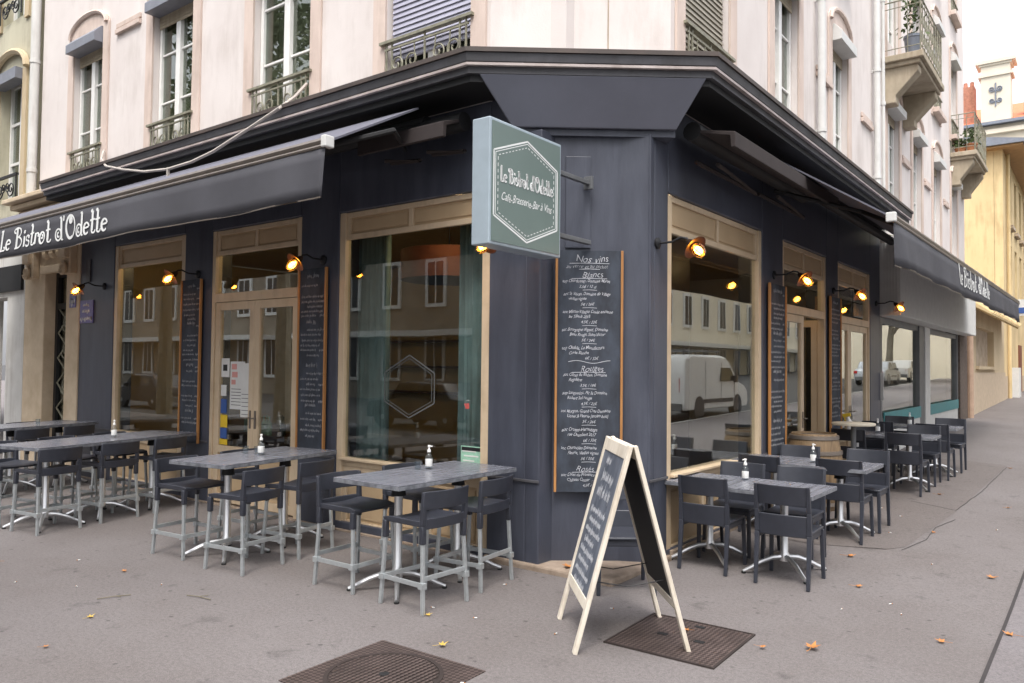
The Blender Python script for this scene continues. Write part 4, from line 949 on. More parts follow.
# ------------------------------------------------------------------ furniture
def rbox(mb, x0,x1,y0,y1,z0,z1,T=None): mb.box(x0,x1,y0,y1,z0,z1,T)
def curved_slab(mb, w, y, z0, z1, th, bow, n=10, tilt=0.):       # slab across x, bowed toward +y at the middle
    vs = []
    for i in range(n+1):
        x = -w/2+w*i/n; b = bow*(1-(2*i/n-1)**2)
        for (zz, o) in ((z0,0),(z0,th),(z1,th),(z1,0)): vs.append((x, y+b+o+tilt*(zz-z0), zz))
    fs = [(i*4+j,(i+1)*4+j,(i+1)*4+(j+1)%4,i*4+(j+1)%4) for i in range(n) for j in range(4)]+[(0,1,2,3),(n*4+3,n*4+2,n*4+1,n*4)]
    mb.add(vs, fs)
def make_stool():    # faces -y, back at +y; .47 x .5
    t = thing('bar_stool', '', 'stool')
    mb = MB(); n = 8
    vs = []
    for j in range(7):      # dished seat
        y = -.225+.43*j/6
        for i in range(n+1):
            x = -.225+.45*i/n; q = 1-(2*i/n-1)**2
            vs.append((x, y, .665-.018*q+(-.012 if j == 0 else 0)))
    m = (n+1); vs += [(v[0]*.98, v[1]*.98, .62) for v in vs]
    k = m*7; fs = [(j*m+i,j*m+i+1,(j+1)*m+i+1,(j+1)*m+i) for j in range(6) for i in range(n)]+[(k+j*m+i,k+(j+1)*m+i,k+(j+1)*m+i+1,k+j*m+i+1) for j in range(6) for i in range(n)]
    rim = [i for i in range(m)]+[j*m+n for j in range(1,7)]+[6*m+i for i in range(n-1,-1,-1)]+[j*m for j in range(5,0,-1)]
    fs += [(rim[a],k+rim[a],k+rim[(a+1)%len(rim)],rim[(a+1)%len(rim)]) for a in range(len(rim))]
    mb.add(vs, fs)
    for x in (-1,1):
        for y in (-.2,.2): mb.box(x*.215-.020,x*.215+.020,y-.020,y+.020,.50,.63)
    mb.build('seat', 'plastic', t, smooth=True, bev=.006)
    mb = MB()
    for x in (-1,1): mb.hexa([(x*.215-.02,.18,.63),(x*.215+.02,.18,.63),(x*.215+.02,.222,.63),(x*.215-.02,.222,.63),(x*.225-.012,.205,.88),(x*.225+.012,.205,.88),(x*.225+.012,.23,.88),(x*.225-.012,.23,.88)])
    curved_slab(mb,.47,.205,.75,.885,.015,.045,14,.12); curved_slab(mb,.45,.195,.605,.685,.015,.025,14,.08)
    mb.build('backrest', 'plastic', t, smooth=True, bev=.005)
    for x in (-1,1):
        for y in (-.2,.2):
            mb = MB(); x0, y0 = x*.215, y; x1, y1 = x*.232, y*1.14; r = .0135
            mb.hexa([(x1-r,y1-r,0),(x1+r,y1-r,0),(x1+r,y1+r,0),(x1-r,y1+r,0),(x0-r,y0-r,.51),(x0+r,y0-r,.51),(x0+r,y0+r,.51),(x0-r,y0+r,.51)]); mb.build('leg', 'alu', t, bev=.004)
    mb = MB(); a, b = .226, .213
    for x in (-1,1): mb.box(x*a-.008,x*a+.008,-b,b,.19,.225)
    mb.box(-a,a,-b-.008,-b+.008,.19,.225); mb.box(-a,a,b-.008,b+.008,.235,.27)
    for x in (-1,1):
        for y in (-b,b): mb.box(x*a-.024,x*a+.024,y-.024,y+.024,.185,.23)
    mb.build('footrest', 'alu', t, bev=.003); return t
def make_chair():    # faces -y, back at +y; .46 square
    t = thing('cafe_chair', '', 'chair')
    mb = MB(); mb.box(-.225,.225,-.22,.21,.43,.455); mb.box(-.215,.215,-.205,-.18,.38,.43); mb.box(-.215,-.19,-.18,.19,.38,.43); mb.box(.19,.215,-.18,.19,.38,.43); mb.build('seat', 'plastic', t, bev=.008, smooth=True)
    mb = MB(); curved_slab(mb,.43,.205,.67,.835,.015,.04,14,.18); curved_slab(mb,.43,.185,.41,.59,.015,.022,14,.1); mb.build('backrest', 'plastic', t, smooth=True, bev=.006)
    for x in (-1,1):
        mb = MB(); r = .0155; mb.hexa([(x*.222-r,-.225-r,0),(x*.222+r,-.225-r,0),(x*.222+r,-.225+r,0),(x*.222-r,-.225+r,0),(x*.212-.018,-.205-.018,.43),(x*.212+.018,-.205-.018,.43),(x*.212+.018,-.205+.018,.43),(x*.212-.018,-.205+.018,.43)]); mb.build('leg', 'plastic', t, bev=.006)
        mb = MB(); P0 = [(.25,0,.0145),(.20,.43,.0195),(.215,.62,.017),(.25,.835,.013)]
        for (y0,z0,r0),(y1,z1,r1) in zip(P0,P0[1:]): mb.hexa([(x*.213-r0,y0-r0,z0),(x*.213+r0,y0-r0,z0),(x*.213+r0,y0+r0,z0),(x*.213-r0,y0+r0,z0),(x*.213-r1,y1-r1,z1),(x*.213+r1,y1-r1,z1),(x*.213+r1,y1+r1,z1),(x*.213-r1,y1+r1,z1)])
        mb.build('leg', 'plastic', t, bev=.005)
    return t
def make_table(h, w, l, name):
    t = thing(name, '', 'table')
    mb = MB(); mb.box(-w/2,w/2,-l/2,l/2,h-.008,h); mb.cur = 1; mb.box(-w/2,w/2,-l/2,l/2,h-.038,h-.0081)
    mb.build('tabletop', ['top','topedge'], t, bev=.003)
    mb = MB(); mb.box(-.17,.17,-.17,.17,h-.062,h-.039); mb.lathe([(.06,h-.15),(.05,h-.062)], n=14); mb.build('top_plate', 'black', t, smooth=True)
    mb = MB(); mb.lathe([(.045,.10),(.045,.16),(.034,.18),(.034,h-.149)], n=18); mb.build('column', 'chrome', t, smooth=True)
    for k in range(4):
        a = R(45+90*k); mb = MB(); c, s = math.cos(a), math.sin(a)
        pts = [(c*q, s*q, z) for q, z in ((.03,.135),(.12,.128),(.22,.095),(.31,.05),(.385,.018))]
        mb.tube(pts, .024, 8, .015); f = mb.build('foot', 'chrome', t, smooth=True)
        mb = MB(); mb.lathe([(.02,0),(.022,.012),(.012,.016)], (c*.378,s*.378,0), 8); mb.build('glide', 'rubber', f, smooth=True)
    return t
stool0, chair0 = make_stool(), make_chair()
hi0, lo0 = make_table(.90,.74,.725,'bar_table'), make_table(.745,.70,.74,'bistro_table')
used = set()
def put(o, x, y, rz, label, group, cat):
    if o.name in used: o = copy_tree(o)
    else: used.add(o.name)
    o.location = (x, y, hz(x,y)); o.rotation_euler = (0,0,R(rz)); return tag(o, label, cat, group)
G1, G2, G3, G4 = 'bar stools on the left terrace', 'plastic chairs on the right terrace', 'high tables on the left terrace', 'low tables on the right terrace'
# stools: face -x (back +x): rz=-90 ; face +x (back -x): rz=90
def stl(x, y, rz, label): put(stool0, x, y, rz+random.uniform(-3,3), label, G1, 'stool')
def htb(x, y, rz, label): put(hi0, x, y, rz, label, G3, 'table')
# group 1 (nearest the corner)
htb(-4.55, 4.47, 0, 'pavement-side half of the high table pair nearest the corner')
htb(-4.56, 5.205, 0, 'wall-side half of the high table pair under the curtained window')
stl(-4.95, 4.38, 92, 'dark bar stool facing right at the left end of the table nearest the corner')
stl(-4.15, 4.36, -91, 'frontmost dark bar stool, back to the street, at the table nearest the corner')
stl(-4.22, 5.03, -86, 'dark bar stool closest to the corner pier with its back to it')
stl(-4.98, 5.14, 88, 'bar stool half hidden behind the table under the curtained window')
# group 2
htb(-6.60, 4.25, 9, 'pavement-side half of the high table pair in front of the double door')
htb(-6.72, 4.98, 9, 'wall-side half of the high table pair in front of the double door')
stl(-6.96, 4.09, 95, 'bar stool at the left front of the table before the double door, facing right')
stl(-6.1, 4.11, -84, 'front bar stool of the table before the double door, back to the street')
stl(-6.2, 4.76, -82, 'bar stool right of the table before the double door, by the second chalkboard')
stl(-7.08, 4.85, 98, 'bar stool hidden at the door side of the table before the double door')
# group 3
for k in range(3): htb(-9.23-.2*k, 3.72+.70*k, 15, ['front table of the long high table row holding the blue-tinted bottle','middle table of the long high table row before the far left window','wall-end table of the long high table row before the far left window'][k])
for k, (x, y) in enumerate([(-9.04,3.66),(-9.18,4.36),(-9.33,5.03)]): stl(x, y, -78, ['first of three bar stools backing the pavement along the long high row','second of three bar stools backing the pavement along the long high row','third bar stool of the long high row, closest to the far left window'][k])
for k, (x, y) in enumerate([(-9.78,3.55),(-9.95,4.25),(-10.1,4.95)]): stl(x, y, 102, ['bar stool cut by the left picture edge across the long high row','middle bar stool on the far side of the long high row','bar stool on the far side of the long high row near the window'][k])
# group 4 (behind)
for k in range(3): htb(-11.92-.2*k, 3.72+.70*k, 15, ['front table of the rearmost high row by the stone portal','middle table of the rearmost high row by the stone portal','wall-end table of the rearmost high row below the violet plaque'][k])
for k, (x, y) in enumerate([(-11.6,3.75),(-11.76,4.42),(-11.93,5.1)]): stl(x, y, -78, ['front bar stool on the near side of the rearmost high row','middle bar stool on the near side of the rearmost high row','wall-end bar stool on the near side of the rearmost high row'][k])
for k, (x, y) in enumerate([(-12.55,4.2),(-12.7,4.9)]): stl(x, y, 102, ['bar stool on the far side of the rearmost row before the iron door','last bar stool on the far side of the rearmost row next to the portal'][k])
# low tables
def ltb(x, y, label, rz=0): put(lo0, x, y, rz, label, G4, 'table')
def chr_(x, y, rz, label): put(chair0, x, y, rz+random.uniform(-3,3), label, G2, 'chair')
ltb(-3.0, 7.02, 'window-side table of the nearest low pair, right of the sandwich board'); ltb(-2.295, 7.0, 'street-side table of the nearest low pair, with the open table edge')
ltb(-2.98, 8.74, 'window-side table of the second low pair, before the barrel'); ltb(-2.275, 8.73, 'street-side table of the second low pair, before the barrel')
ltb(-2.97, 12.3, 'window-side table of the third low pair'); ltb(-2.265, 12.3, 'street-side table of the third low pair')
ltb(-2.9, 13.95, 'window-side table of the farthest low pair'); ltb(-2.2, 13.95, 'street-side table of the farthest low pair')
# front chairs: face +y (rz 180), back toward viewer
chr_(-2.87, 6.78, 180, 'chair nearest the corner window with its back to the viewer at the first low pair')
chr_(-2.17, 6.76, 180, 'frontmost right-hand chair, back to the viewer, street side of the first pair')
chr_(-2.93, 7.45, 0, 'chair facing the viewer at the window side of the first low pair')
chr_(-2.36, 7.47, 0, 'chair facing the viewer at the street side of the first low pair')
chr_(-2.95, 8.46, 180, 'chair with its back to the viewer at the window side of the second low pair')
chr_(-2.2, 8.62, 180, 'chair with its back to the viewer at the street side of the second low pair')
chr_(-2.9, 9.2, 0, 'chair facing the viewer right in front of the barrel')
chr_(-2.17, 9.24, 0, 'chair facing the viewer at the street end of the second low pair')
chr_(-2.95, 11.95, 180, 'chair with its back to the viewer at the window side of the third low pair')
chr_(-2.2, 11.82, 180, 'chair with its back to the viewer at the street side of the third low pair')
chr_(-2.95, 12.75, 0, 'chair facing the viewer at the window side of the third low pair')
chr_(-2.2, 12.78, 0, 'chair facing the viewer at the street side of the third low pair')
chr_(-2.9, 13.52, 180, 'chair with its back to the viewer at the window side of the farthest low pair')
chr_(-2.12, 13.5, 180, 'chair with its back to the viewer at the street side of the farthest low pair')
chr_(-2.85, 14.4, 0, 'chair facing the viewer at the window side of the farthest low pair')
chr_(-2.08, 14.4, 0, 'farthest chair of the terrace, facing the viewer at the street side')
chr_(-3.17, 5.66, 39, 'single chair in the corner niche behind the sandwich board')

# barrel, white topped table, bottles, glasses
Br = thing('barrel', 'old oak wine barrel standing between the right terrace tables', 'barrel', (-2.92,10.02,hz(-2.92,10.02)))
mb = MB(); mb.lathe([(.26,0),(.30,.15),(.335,.35),(.345,.47),(.335,.6),(.30,.8),(.265,.93),(.25,.93),(.25,.90),(0,.90)], n=24); mb.build('staves', 'barrel', Br, smooth=True)
for z, r in ((.06,.285),(.22,.322),(.68,.328),(.86,.29)):
    mb = MB(); mb.lathe([(r,0),(r+.006,.002),(r+.004,.045),(r-.004,.047)], (0,0,z), 24); mb.build('hoop', 'bronze', Br, smooth=True)
Wt = thing('pedestal_table', 'round white topped pedestal table beyond the barrel', 'table', (-2.78,11.35,hz(-2.78,11.35)))
mb = MB(); mb.lathe([(.27,.93),(.28,.94),(.28,.96),(.27,.965)], n=28); mb.build('tabletop', 'farcream', Wt, smooth=True)
mb = MB(); mb.lathe([(.035,.03),(.035,.93)], n=12); mb.lathe([(.25,0),(.24,.02),(.05,.04)], n=20); mb.build('pedestal', 'greymetal', Wt, smooth=True)
def make_bottle():
    t = thing('sanitizer_bottle', '', 'bottle')
    mb = MB(); mb.lathe([(.028,0),(.031,.005),(.031,.10),(.024,.125),(.012,.135),(.012,.145)], n=14); mb.build('body', 'bottleglass', t, smooth=True)
    mb = MB(); mb.lathe([(.0315,.025),(.0318,.026),(.0318,.085),(.0315,.086)], n=14); mb.build('label_wrap', 'paper', t, smooth=True)
    mb = MB(); mb.lathe([(.016,.145),(.016,.165),(.009,.168),(.009,.19),(.013,.192),(.012,.205)], n=12); mb.tube([(0,0,.197),(.03,0,.195)], .005, 6); mb.build('pump', 'white', t, smooth=True); return t
b0 = make_bottle()
for x, y, z, l in [(-4.691,4.967,.901,'pump bottle on the high table nearest the corner'),(-6.627,4.625,.901,'pump bottle on the high table before the double door'),(-9.45,4.55,.901,'blue-tinted pump bottle on the long high row'),(-2.725,7.20,.746,'pump bottle on the nearest low table pair'),(-2.53,8.66,.746+hz(-2.5,8.66),'pump bottle on the second low table pair'),(-2.70,12.4,.746+hz(-2.7,12.4),'pump bottle on the third low table pair'),(-2.55,13.9,.746+hz(-2.5,13.9),'pump bottle on the farthest low table pair')]:
    put(b0, x, y, random.uniform(0,360), l, 'pump bottles on the tables', 'bottle').location.z = z
def make_glass():
    mb = MB(); mb.lathe([(.026,0),(.031,.075),(.029,.075),(.024,.008),(0,.008)], n=14); o = mb.build('tumbler', 'bottleglass', smooth=True); return o
g0 = make_glass()
for x, y, z, l in [(-4.73,4.87,.901,'small clear tumbler beside the bottle on the table nearest the corner'),(-6.85,4.60,.901,'small clear tumbler left of the bottle before the double door'),(-6.74,4.66,.901,'second clear tumbler close to the bottle before the double door'),(-12.1,4.75,.901,'clear tumbler on the rearmost high row by the portal')]:
    put(g0, x, y, 0, l, 'clear tumblers on the high tables', 'glass').location.z = z
Sp = thing('spray_bottle', 'white spray bottle with a yellow trigger head tilted on the third low pair', 'bottle', (-3.0,12.15,hz(-3,12.15)+.746))
Sp.rotation_euler = (0,R(-12),0)
mb = MB(); mb.lathe([(.045,0),(.05,.01),(.05,.15),(.018,.22),(.018,.24)], n=14); mb.build('body', 'white', Sp, smooth=True)
mb = MB(); mb.box(-.07,.04,-.016,.016,.24,.29); mb.box(-.06,-.045,-.01,.01,.18,.24); mb.build('trigger', 'yellow', Sp, bev=.005)

# manholes, corner step
mb = MB(); mb.prism([(-.36,-.36),(.36,-.36),(.36,.36),(-.36,.36)], .0, .008); mc = mb.build('iron_cover', ['plate','plateedge']); mc.location = (-2.275,4.853,0); mc.rotation_euler = (0,0,R(1.5))
tag(mc, 'square chequered iron cover under the sandwich board feet', 'manhole cover')
mb = MB()
for a, b, c_, d_ in ((-.375,.375,-.375,-.36),(-.375,.375,.36,.375),(-.375,-.36,-.36,.36),(.36,.375,-.36,.36)): mb.box(a,b,c_,d_,.0,.011)
mb.build('rim', 'plateedge', mc); mb = MB()
for x, y in ((-.13,.0),(.13,.0),(.02,.28)): mb.box(x-.035,x+.035,y-.02,y+.02,.0082,.0105)
mb.build('lifting_slot', 'black', mc)
mb = MB(); mb.prism([(-.425,-.41),(.425,-.41),(.425,.41),(-.425,.41)], 0, .006); m2 = mb.build('round_manhole', 'plate'); m2.location = (-3.345,3.19,0); m2.rotation_euler = (0,0,R(1.5))
tag(m2, 'rusty square plate with a round manhole lid at the bottom picture edge', 'manhole cover')
mb = MB(); mb.lathe([(.345,.006),(.345,.012),(.32,.012),(.32,.006)], n=48); mb.build('rim', 'plateedge', m2)
mb = MB(); mb.lathe([(.318,.006),(.318,.010),(0,.010)], n=48)
lid = mb.build('lid', 'plateedge', m2); mb = MB()
for k in range(-9,10):
    x = k*.033; L_ = math.sqrt(max(0,.31**2-x*x)); mb.box(x-.009,x+.009,-L_,L_,.0102,.014)
mb.build('rib', 'plate', lid); mb = MB(); mb.lathe([(.03,.0142),(.03,.016),(0,.016)], n=16); mb.build('lifting_hole', 'black', lid)
mb = MB(); mb.prism([(-4.62,YF-.035),(-3.25,YF-.035),(XF+.035,5.75),(XF+.035,6.75),(-3.35,6.75),(-3.6,6.3),(-4.0,5.9),(-4.62,5.72)], -.02, .055)
struct(mb.build('corner_step', 'slab', bev=.02))
mb = MB(); mb.box(-12.9,-4.63,YF-.03,YF+.1,-.02,.02); mb.box(XF-.1,XF+.03,6.76,15.2,-.02,.09); struct(mb.build('threshold_strip', 'slab', bev=.008))

# ------------------------------------------------------------------ fallen leaves
def make_leaf(seed, m):
    rnd = random.Random(seed); mb = MB(); pts = []
    rad = [1,.42,.85,.4,.7,.35,.28,.35,.7,.4,.85,.42]
    for i, r in enumerate(rad):
        a = math.pi/2+2*math.pi*i/12; q = r*rnd.uniform(.85,1.1)*.06
        pts.append((math.cos(a)*q, math.sin(a)*q, .006+.022*r*rnd.random()))
    vs = [(0,0,.004)]+pts; mb.add(vs, [(0,1+i,1+(i+1)%12) for i in range(12)]); mb.ribbon([(0,-.02),(.004,-.06),(.0,-.09)], .003, lambda s,d,z: (s,z,.006+d), .002)
    o = mb.build('fallen_leaf', m); so = o.modifiers.new('t','SOLIDIFY'); so.thickness = .0012; return o
LV = [(-1.529,5.202,1.15,'largest orange leaf, right of the square iron cover'),(-1.787,5.015,.6,'small orange leaf just beside the square iron cover'),(-.893,5.881,.7,'orange leaf near the right bottom corner, left of the dark joint'),(-.551,6.332,.85,'orange leaf lying on the dark pavement joint'),(-.809,7.839,.9,'long brown leaf near the right picture edge'),
 (-5.702,2.612,.6,'small yellowish leaf on the left pavement'),(-6.725,3.353,.55,'tiny orange leaf left of the bar stools'),(-3.9,4.142,.55,'yellow leaf between the stools and the round manhole'),(-3.404,3.749,.7,'yellow leaf lying on the round manhole plate'),(-2.302,5.009,.55,'orange leaf on the square iron cover'),
 (-1.825,11.9,.9,'pale leaf by the farthest tables'),(-1.66,6.904,.8,'orange leaf in front of the street-side chairs'),(-5.323,2.169,.5,'small pale leaf at the lower left'),(-1.96,7.862,1.0,'brown leaf between the first and second low pairs'),(-3.74,5.74,1.3,'crumpled orange leaf on the corner step'),(-1.5,9.4,.6,'leaf beside the cracked patch'),(-1.0,11.4,.7,'leaf on the open right pavement'),(-.9,13.0,.8,'far leaf on the right pavement'),(-1.3,15.2,.8,'leaf far up the pavement'),(-7.9,2.8,.7,'dry leaf under the edge of the long row of stools')]
lf = [make_leaf(k, 'leafy' if k in (2,) else 'leaf') for k in range(3)]
for k, (x, y, s, l) in enumerate(LV):
    src = lf[2] if 'yellow' in l else lf[k % 2]
    o = put(src, x, y, random.uniform(0,360), l, 'fallen leaves on the pavement', 'leaf'); o.scale = (s,s,s*1.1); o.location.z = hz(x,y)+(.058 if 'step' in l else .012 if 'plate' in l or 'cover' in l else .006)
for o in lf:
    if o.name not in used: bpy.data.objects.remove(o)
bt = MB(); bt.tube([(-.018,0,.005),(.004,0,.005)], .0042, 6); bt.cur = 1; bt.tube([(.0041,0,.005),(.014,0,.005)], .0043, 6); bt = bt.build('cigarette_end', ['paper','leaf'])
for k in range(26):
    x, y = random.uniform(-7.5,-.9), random.uniform(2.6,5.2)
    if k > 16: x, y = random.uniform(-2.6,-.7), random.uniform(5.6,11)
    o = put(bt, x, y, random.uniform(0,360), 'trodden cigarette end lying on the open pavement', 'cigarette ends on the pavement', 'litter'); o.location.z = hz(x,y)+.004; o.scale = (.9,.9,.9)
# twigs
for (x, y, a, l) in ((-5.55,3.35,.3,'dry twig on the pavement left of the high table nearest the corner'),(-6.05,2.95,1.2,'small dry twig on the left pavement')):
    mb = MB(); c, s = math.cos(a), math.sin(a); mb.tube([(-.12*c,-.12*s,.008),(0,0,.012),(.13*c,.13*s-.02,.008)], .004, 5); mb.tube([(0,0,.012),(.05*s,.07*c,.01)], .003, 4)
    o = mb.build('twig', 'bark'); o.location = (x,y,0); tag(o, l, 'twig')

# ------------------------------------------------------------------ things inside the bistro
def curtain(x0, x1, y, label):
    mb = MB(); n = 60; vs = []
    for i in range(n+1):
        x = x0+(x1-x0)*i/n; o = .05*math.sin(i*.95)+.02*math.sin(i*2.3)
        for z in (.15,1.6,3.3): vs.append((x, y+o*(1.1 if z < 1 else 1), z))
    mb.add(vs, [(i*3+j,(i+1)*3+j,(i+1)*3+j+1,i*3+j+1) for i in range(n) for j in range(2)])
    o = mb.build('curtain', 'curtain', smooth=True); so = o.modifiers.new('t','SOLIDIFY'); so.thickness = .01
    tag(o, label, 'curtain', 'teal curtains of the big left window')
curtain(-7.0,-6.36,YF+.40,'teal curtain hanging at the left of the big left window'); curtain(-5.3,-4.74,YF+.40,'teal curtain hanging at the right of the big left window')
Pd = thing('pendant_lamp', 'wide red-brown drum lampshade hanging inside the curtained window', 'lamp', (-6.5,7.2,2.85))
mb = MB(); mb.lathe([(.60,0),(.60,.36),(.585,.36),(.585,0)], n=32); mb.build('shade', 'redbrown', Pd, smooth=True); mb = MB(); mb.tube([(0,0,.3),(0,0,.77)], .01, 6); mb.build('cord', 'black', Pd)
for x, y in ((-8.3,YF+.52),(-5.7,YF+.75),(-11.2,YF+.52),(-3.95,8.0),(-3.95,11.2),(-5.8,9.6)):
    o = thing('ceiling_spot', 'small warm ceiling spot just inside the bistro front', 'lamp', (x,y,3.42), 0, 'ceiling spots inside the bistro')
    mb = MB(); mb.lathe([(.02,.2),(.06,.19),(.07,.06),(.06,.0)], n=12); mb.build('housing', 'black', o, smooth=True)
    mb = MB(); mb.lathe([(.055,.01),(.05,-.03),(.02,-.05)], n=12); mb.build('bulb', 'lampglow', o, smooth=True)
for k in range(9):
    mb = MB(); h = random.uniform(.24,.33); r = random.uniform(.032,.042); mb.lathe([(r,0),(r,h*.6),(r*.35,h*.75),(r*.35,h)], n=10); o = mb.build('bottle', random.choice(['darkbottle','darkbottle','bottleglass','green']), smooth=True); o.location = (-9.62+.14*k,6.38+random.uniform(-.05,.1),.842)
    tag(o, 'bottle in the row standing on the sideboard behind the glass door', 'bottle', 'bottles behind the glass door')
Bd = thing('interior_board', 'dark board lettered Odette inside the right window', 'sign', (-4.6,8.0,2.3))
mb = MB(); mb.box(-4.62,-4.58,7.1,8.2,2.15,2.95); mb.build('panel', 'black', Bd, world=True)
mb = MB(); letter(mb, "Odette", 7.35, 2.5, .16, .6, lambda s,d,z: (-4.578+d,s,z), .012); mb.build('lettering', 'chalkdim', Bd, world=True)

# ------------------------------------------------------------------ across the street (seen in the windows' reflections)
def facade(name, label, x0, x1, y0, y1, h, wallm, face, n):
    t = thing(name, label, 'building', ((x0+x1)/2,(y0+y1)/2,0)); mb = MB(); mb.box(x0,x1,y0,y1,-.3,h); mb.build('wall', wallm, t, world=True)
    mb = MB(); mb.box(x0-.3,x1+.3,y0-.3,y1+.3,h,h+.5); mb.build('roof', 'zinc', t, world=True)
    src = None; L_ = (y1-y0) if face == 'x' else (x1-x0)
    for k in range(n):
        for z in (1.0,5.,8.4,11.8):
            c = (k+.5)*L_/n; mb = MB()
            T = (lambda s,d,z_: (x0-d, y0+s, z_)) if face == 'x' else (lambda s,d,z_: (x0+s, y1+d, z_))
            mb.box(c-.75,c+.75,.01,.12,z-.1,z+2.5,T); mb.cur = 1; mb.box(c-.55,c-.05,.121,.13,z+.1,z+2.3,T); mb.box(c+.05,c+.55,.121,.13,z+.1,z+2.3,T)
            mb.build('window', ['shopwhite','carglass'], t, world=True)
    mb = MB()
    if face == 'x': mb.box(x0-1.6,x0-.0,y0+1,y1-1,3.4,3.7)
    else: mb.box(x0+1,x1-1,y1,y1+1.6,3.3,3.6)
    mb.build('shop_awning', 'shopwhite', t, world=True)
facade('opposite_house', 'cream apartment house mirrored in the right front windows', 19,28,34,84,15,'farcream','x',15)
facade('opposite_house', 'beige apartment house farther up the street, mirrored in the shop glass', 19,28,85,150,14,'stone','x',18)
facade('opposite_house', 'cream apartment house mirrored in the left front windows', -75,-41,-30,-19,16,'shadestone','y',11)
facade('opposite_house', 'pale stone apartment house mirrored in the curtained window', -40,-10,-30,-19,14,'shadestone','y',9)
def tree(x, y, h, seed, label):
    rnd = random.Random(seed); t = thing('plane_tree', label, 'tree', (x,y,-.1), 0, 'plane trees along the street')
    mb = MB(); mb.tube([(0,0,0),(.08,.05,h*.25),(-.05,.1,h*.5),(.1,0,h*.8)], .28, 10, .1)
    cl = []
    for k in range(7):
        a = k*.9+rnd.random(); z = h*rnd.uniform(.4,.6); e = Vector((math.cos(a)*rnd.uniform(1.6,2.8), math.sin(a)*rnd.uniform(1.6,2.8), z+rnd.uniform(1.2,2.8)))
        mb.tube([(0,.08,z),(e.x*.5,e.y*.5,z+.9),e], .11, 6, .03); cl.append(e)
    mb.build('trunk', 'bark', t, smooth=True); mb = MB()
    for k in range(26): cl.append(Vector((rnd.gauss(0,1.7),rnd.gauss(0,1.7),h*rnd.uniform(.55,1.05))))
    for k in range(5200):
        c = rnd.choice(cl); p = c+Vector((rnd.gauss(0,.5),rnd.gauss(0,.5),rnd.gauss(0,.38)))
        if math.hypot(p.x, p.y) > 3.4: continue
        u = Vector((rnd.gauss(0,1),rnd.gauss(0,1),rnd.gauss(0,.6))).normalized(); w = u.cross(Vector((rnd.gauss(0,1),rnd.gauss(0,1),rnd.gauss(0,1)))).normalized()
        s = rnd.uniform(.09,.17); mb.add([p-u*s,p+w*s*.7,p+u*s,p-w*s*.7],[(0,1,2,3)])
    mb.build('crown', 'foliage', t)
for x, y, h, l in [(5.9,18.5,9.5,'plane tree at the right kerb nearest the parked van'),(3.5,28.2,10,'plane tree at the right kerb just past the parked van'),(4.6,41.5,10,'plane tree at the right kerb before the silver car'),(4.2,53.5,10,'plane tree beside the silver car mirrored in the shop glass'),
  (-20.5,-3.6,14,'tall plane tree mirrored in the double door'),(-27.5,-3.6,14.5,'tall plane tree whose trunk is mirrored in the far left window'),(-35.5,-3.8,14,'tall plane tree at the far left end of the side street'),(-13,-4.2,14,'plane tree of the side street mirrored in the curtained window'),(-5.5,-5.2,13,'unseen plane tree added left behind the camera to block low sky'),(2.5,-6,13,'unseen plane tree added behind the camera to block low sky'),(7,-2,13,'unseen plane tree added behind and right of the camera to block low sky'),(7,7.5,13,'unseen plane tree added beside the camera to block low sky')]:  # trees behind and beside the camera are added to block low sky light
    tree(x, y, h, int(abs(x*7+y)), l)
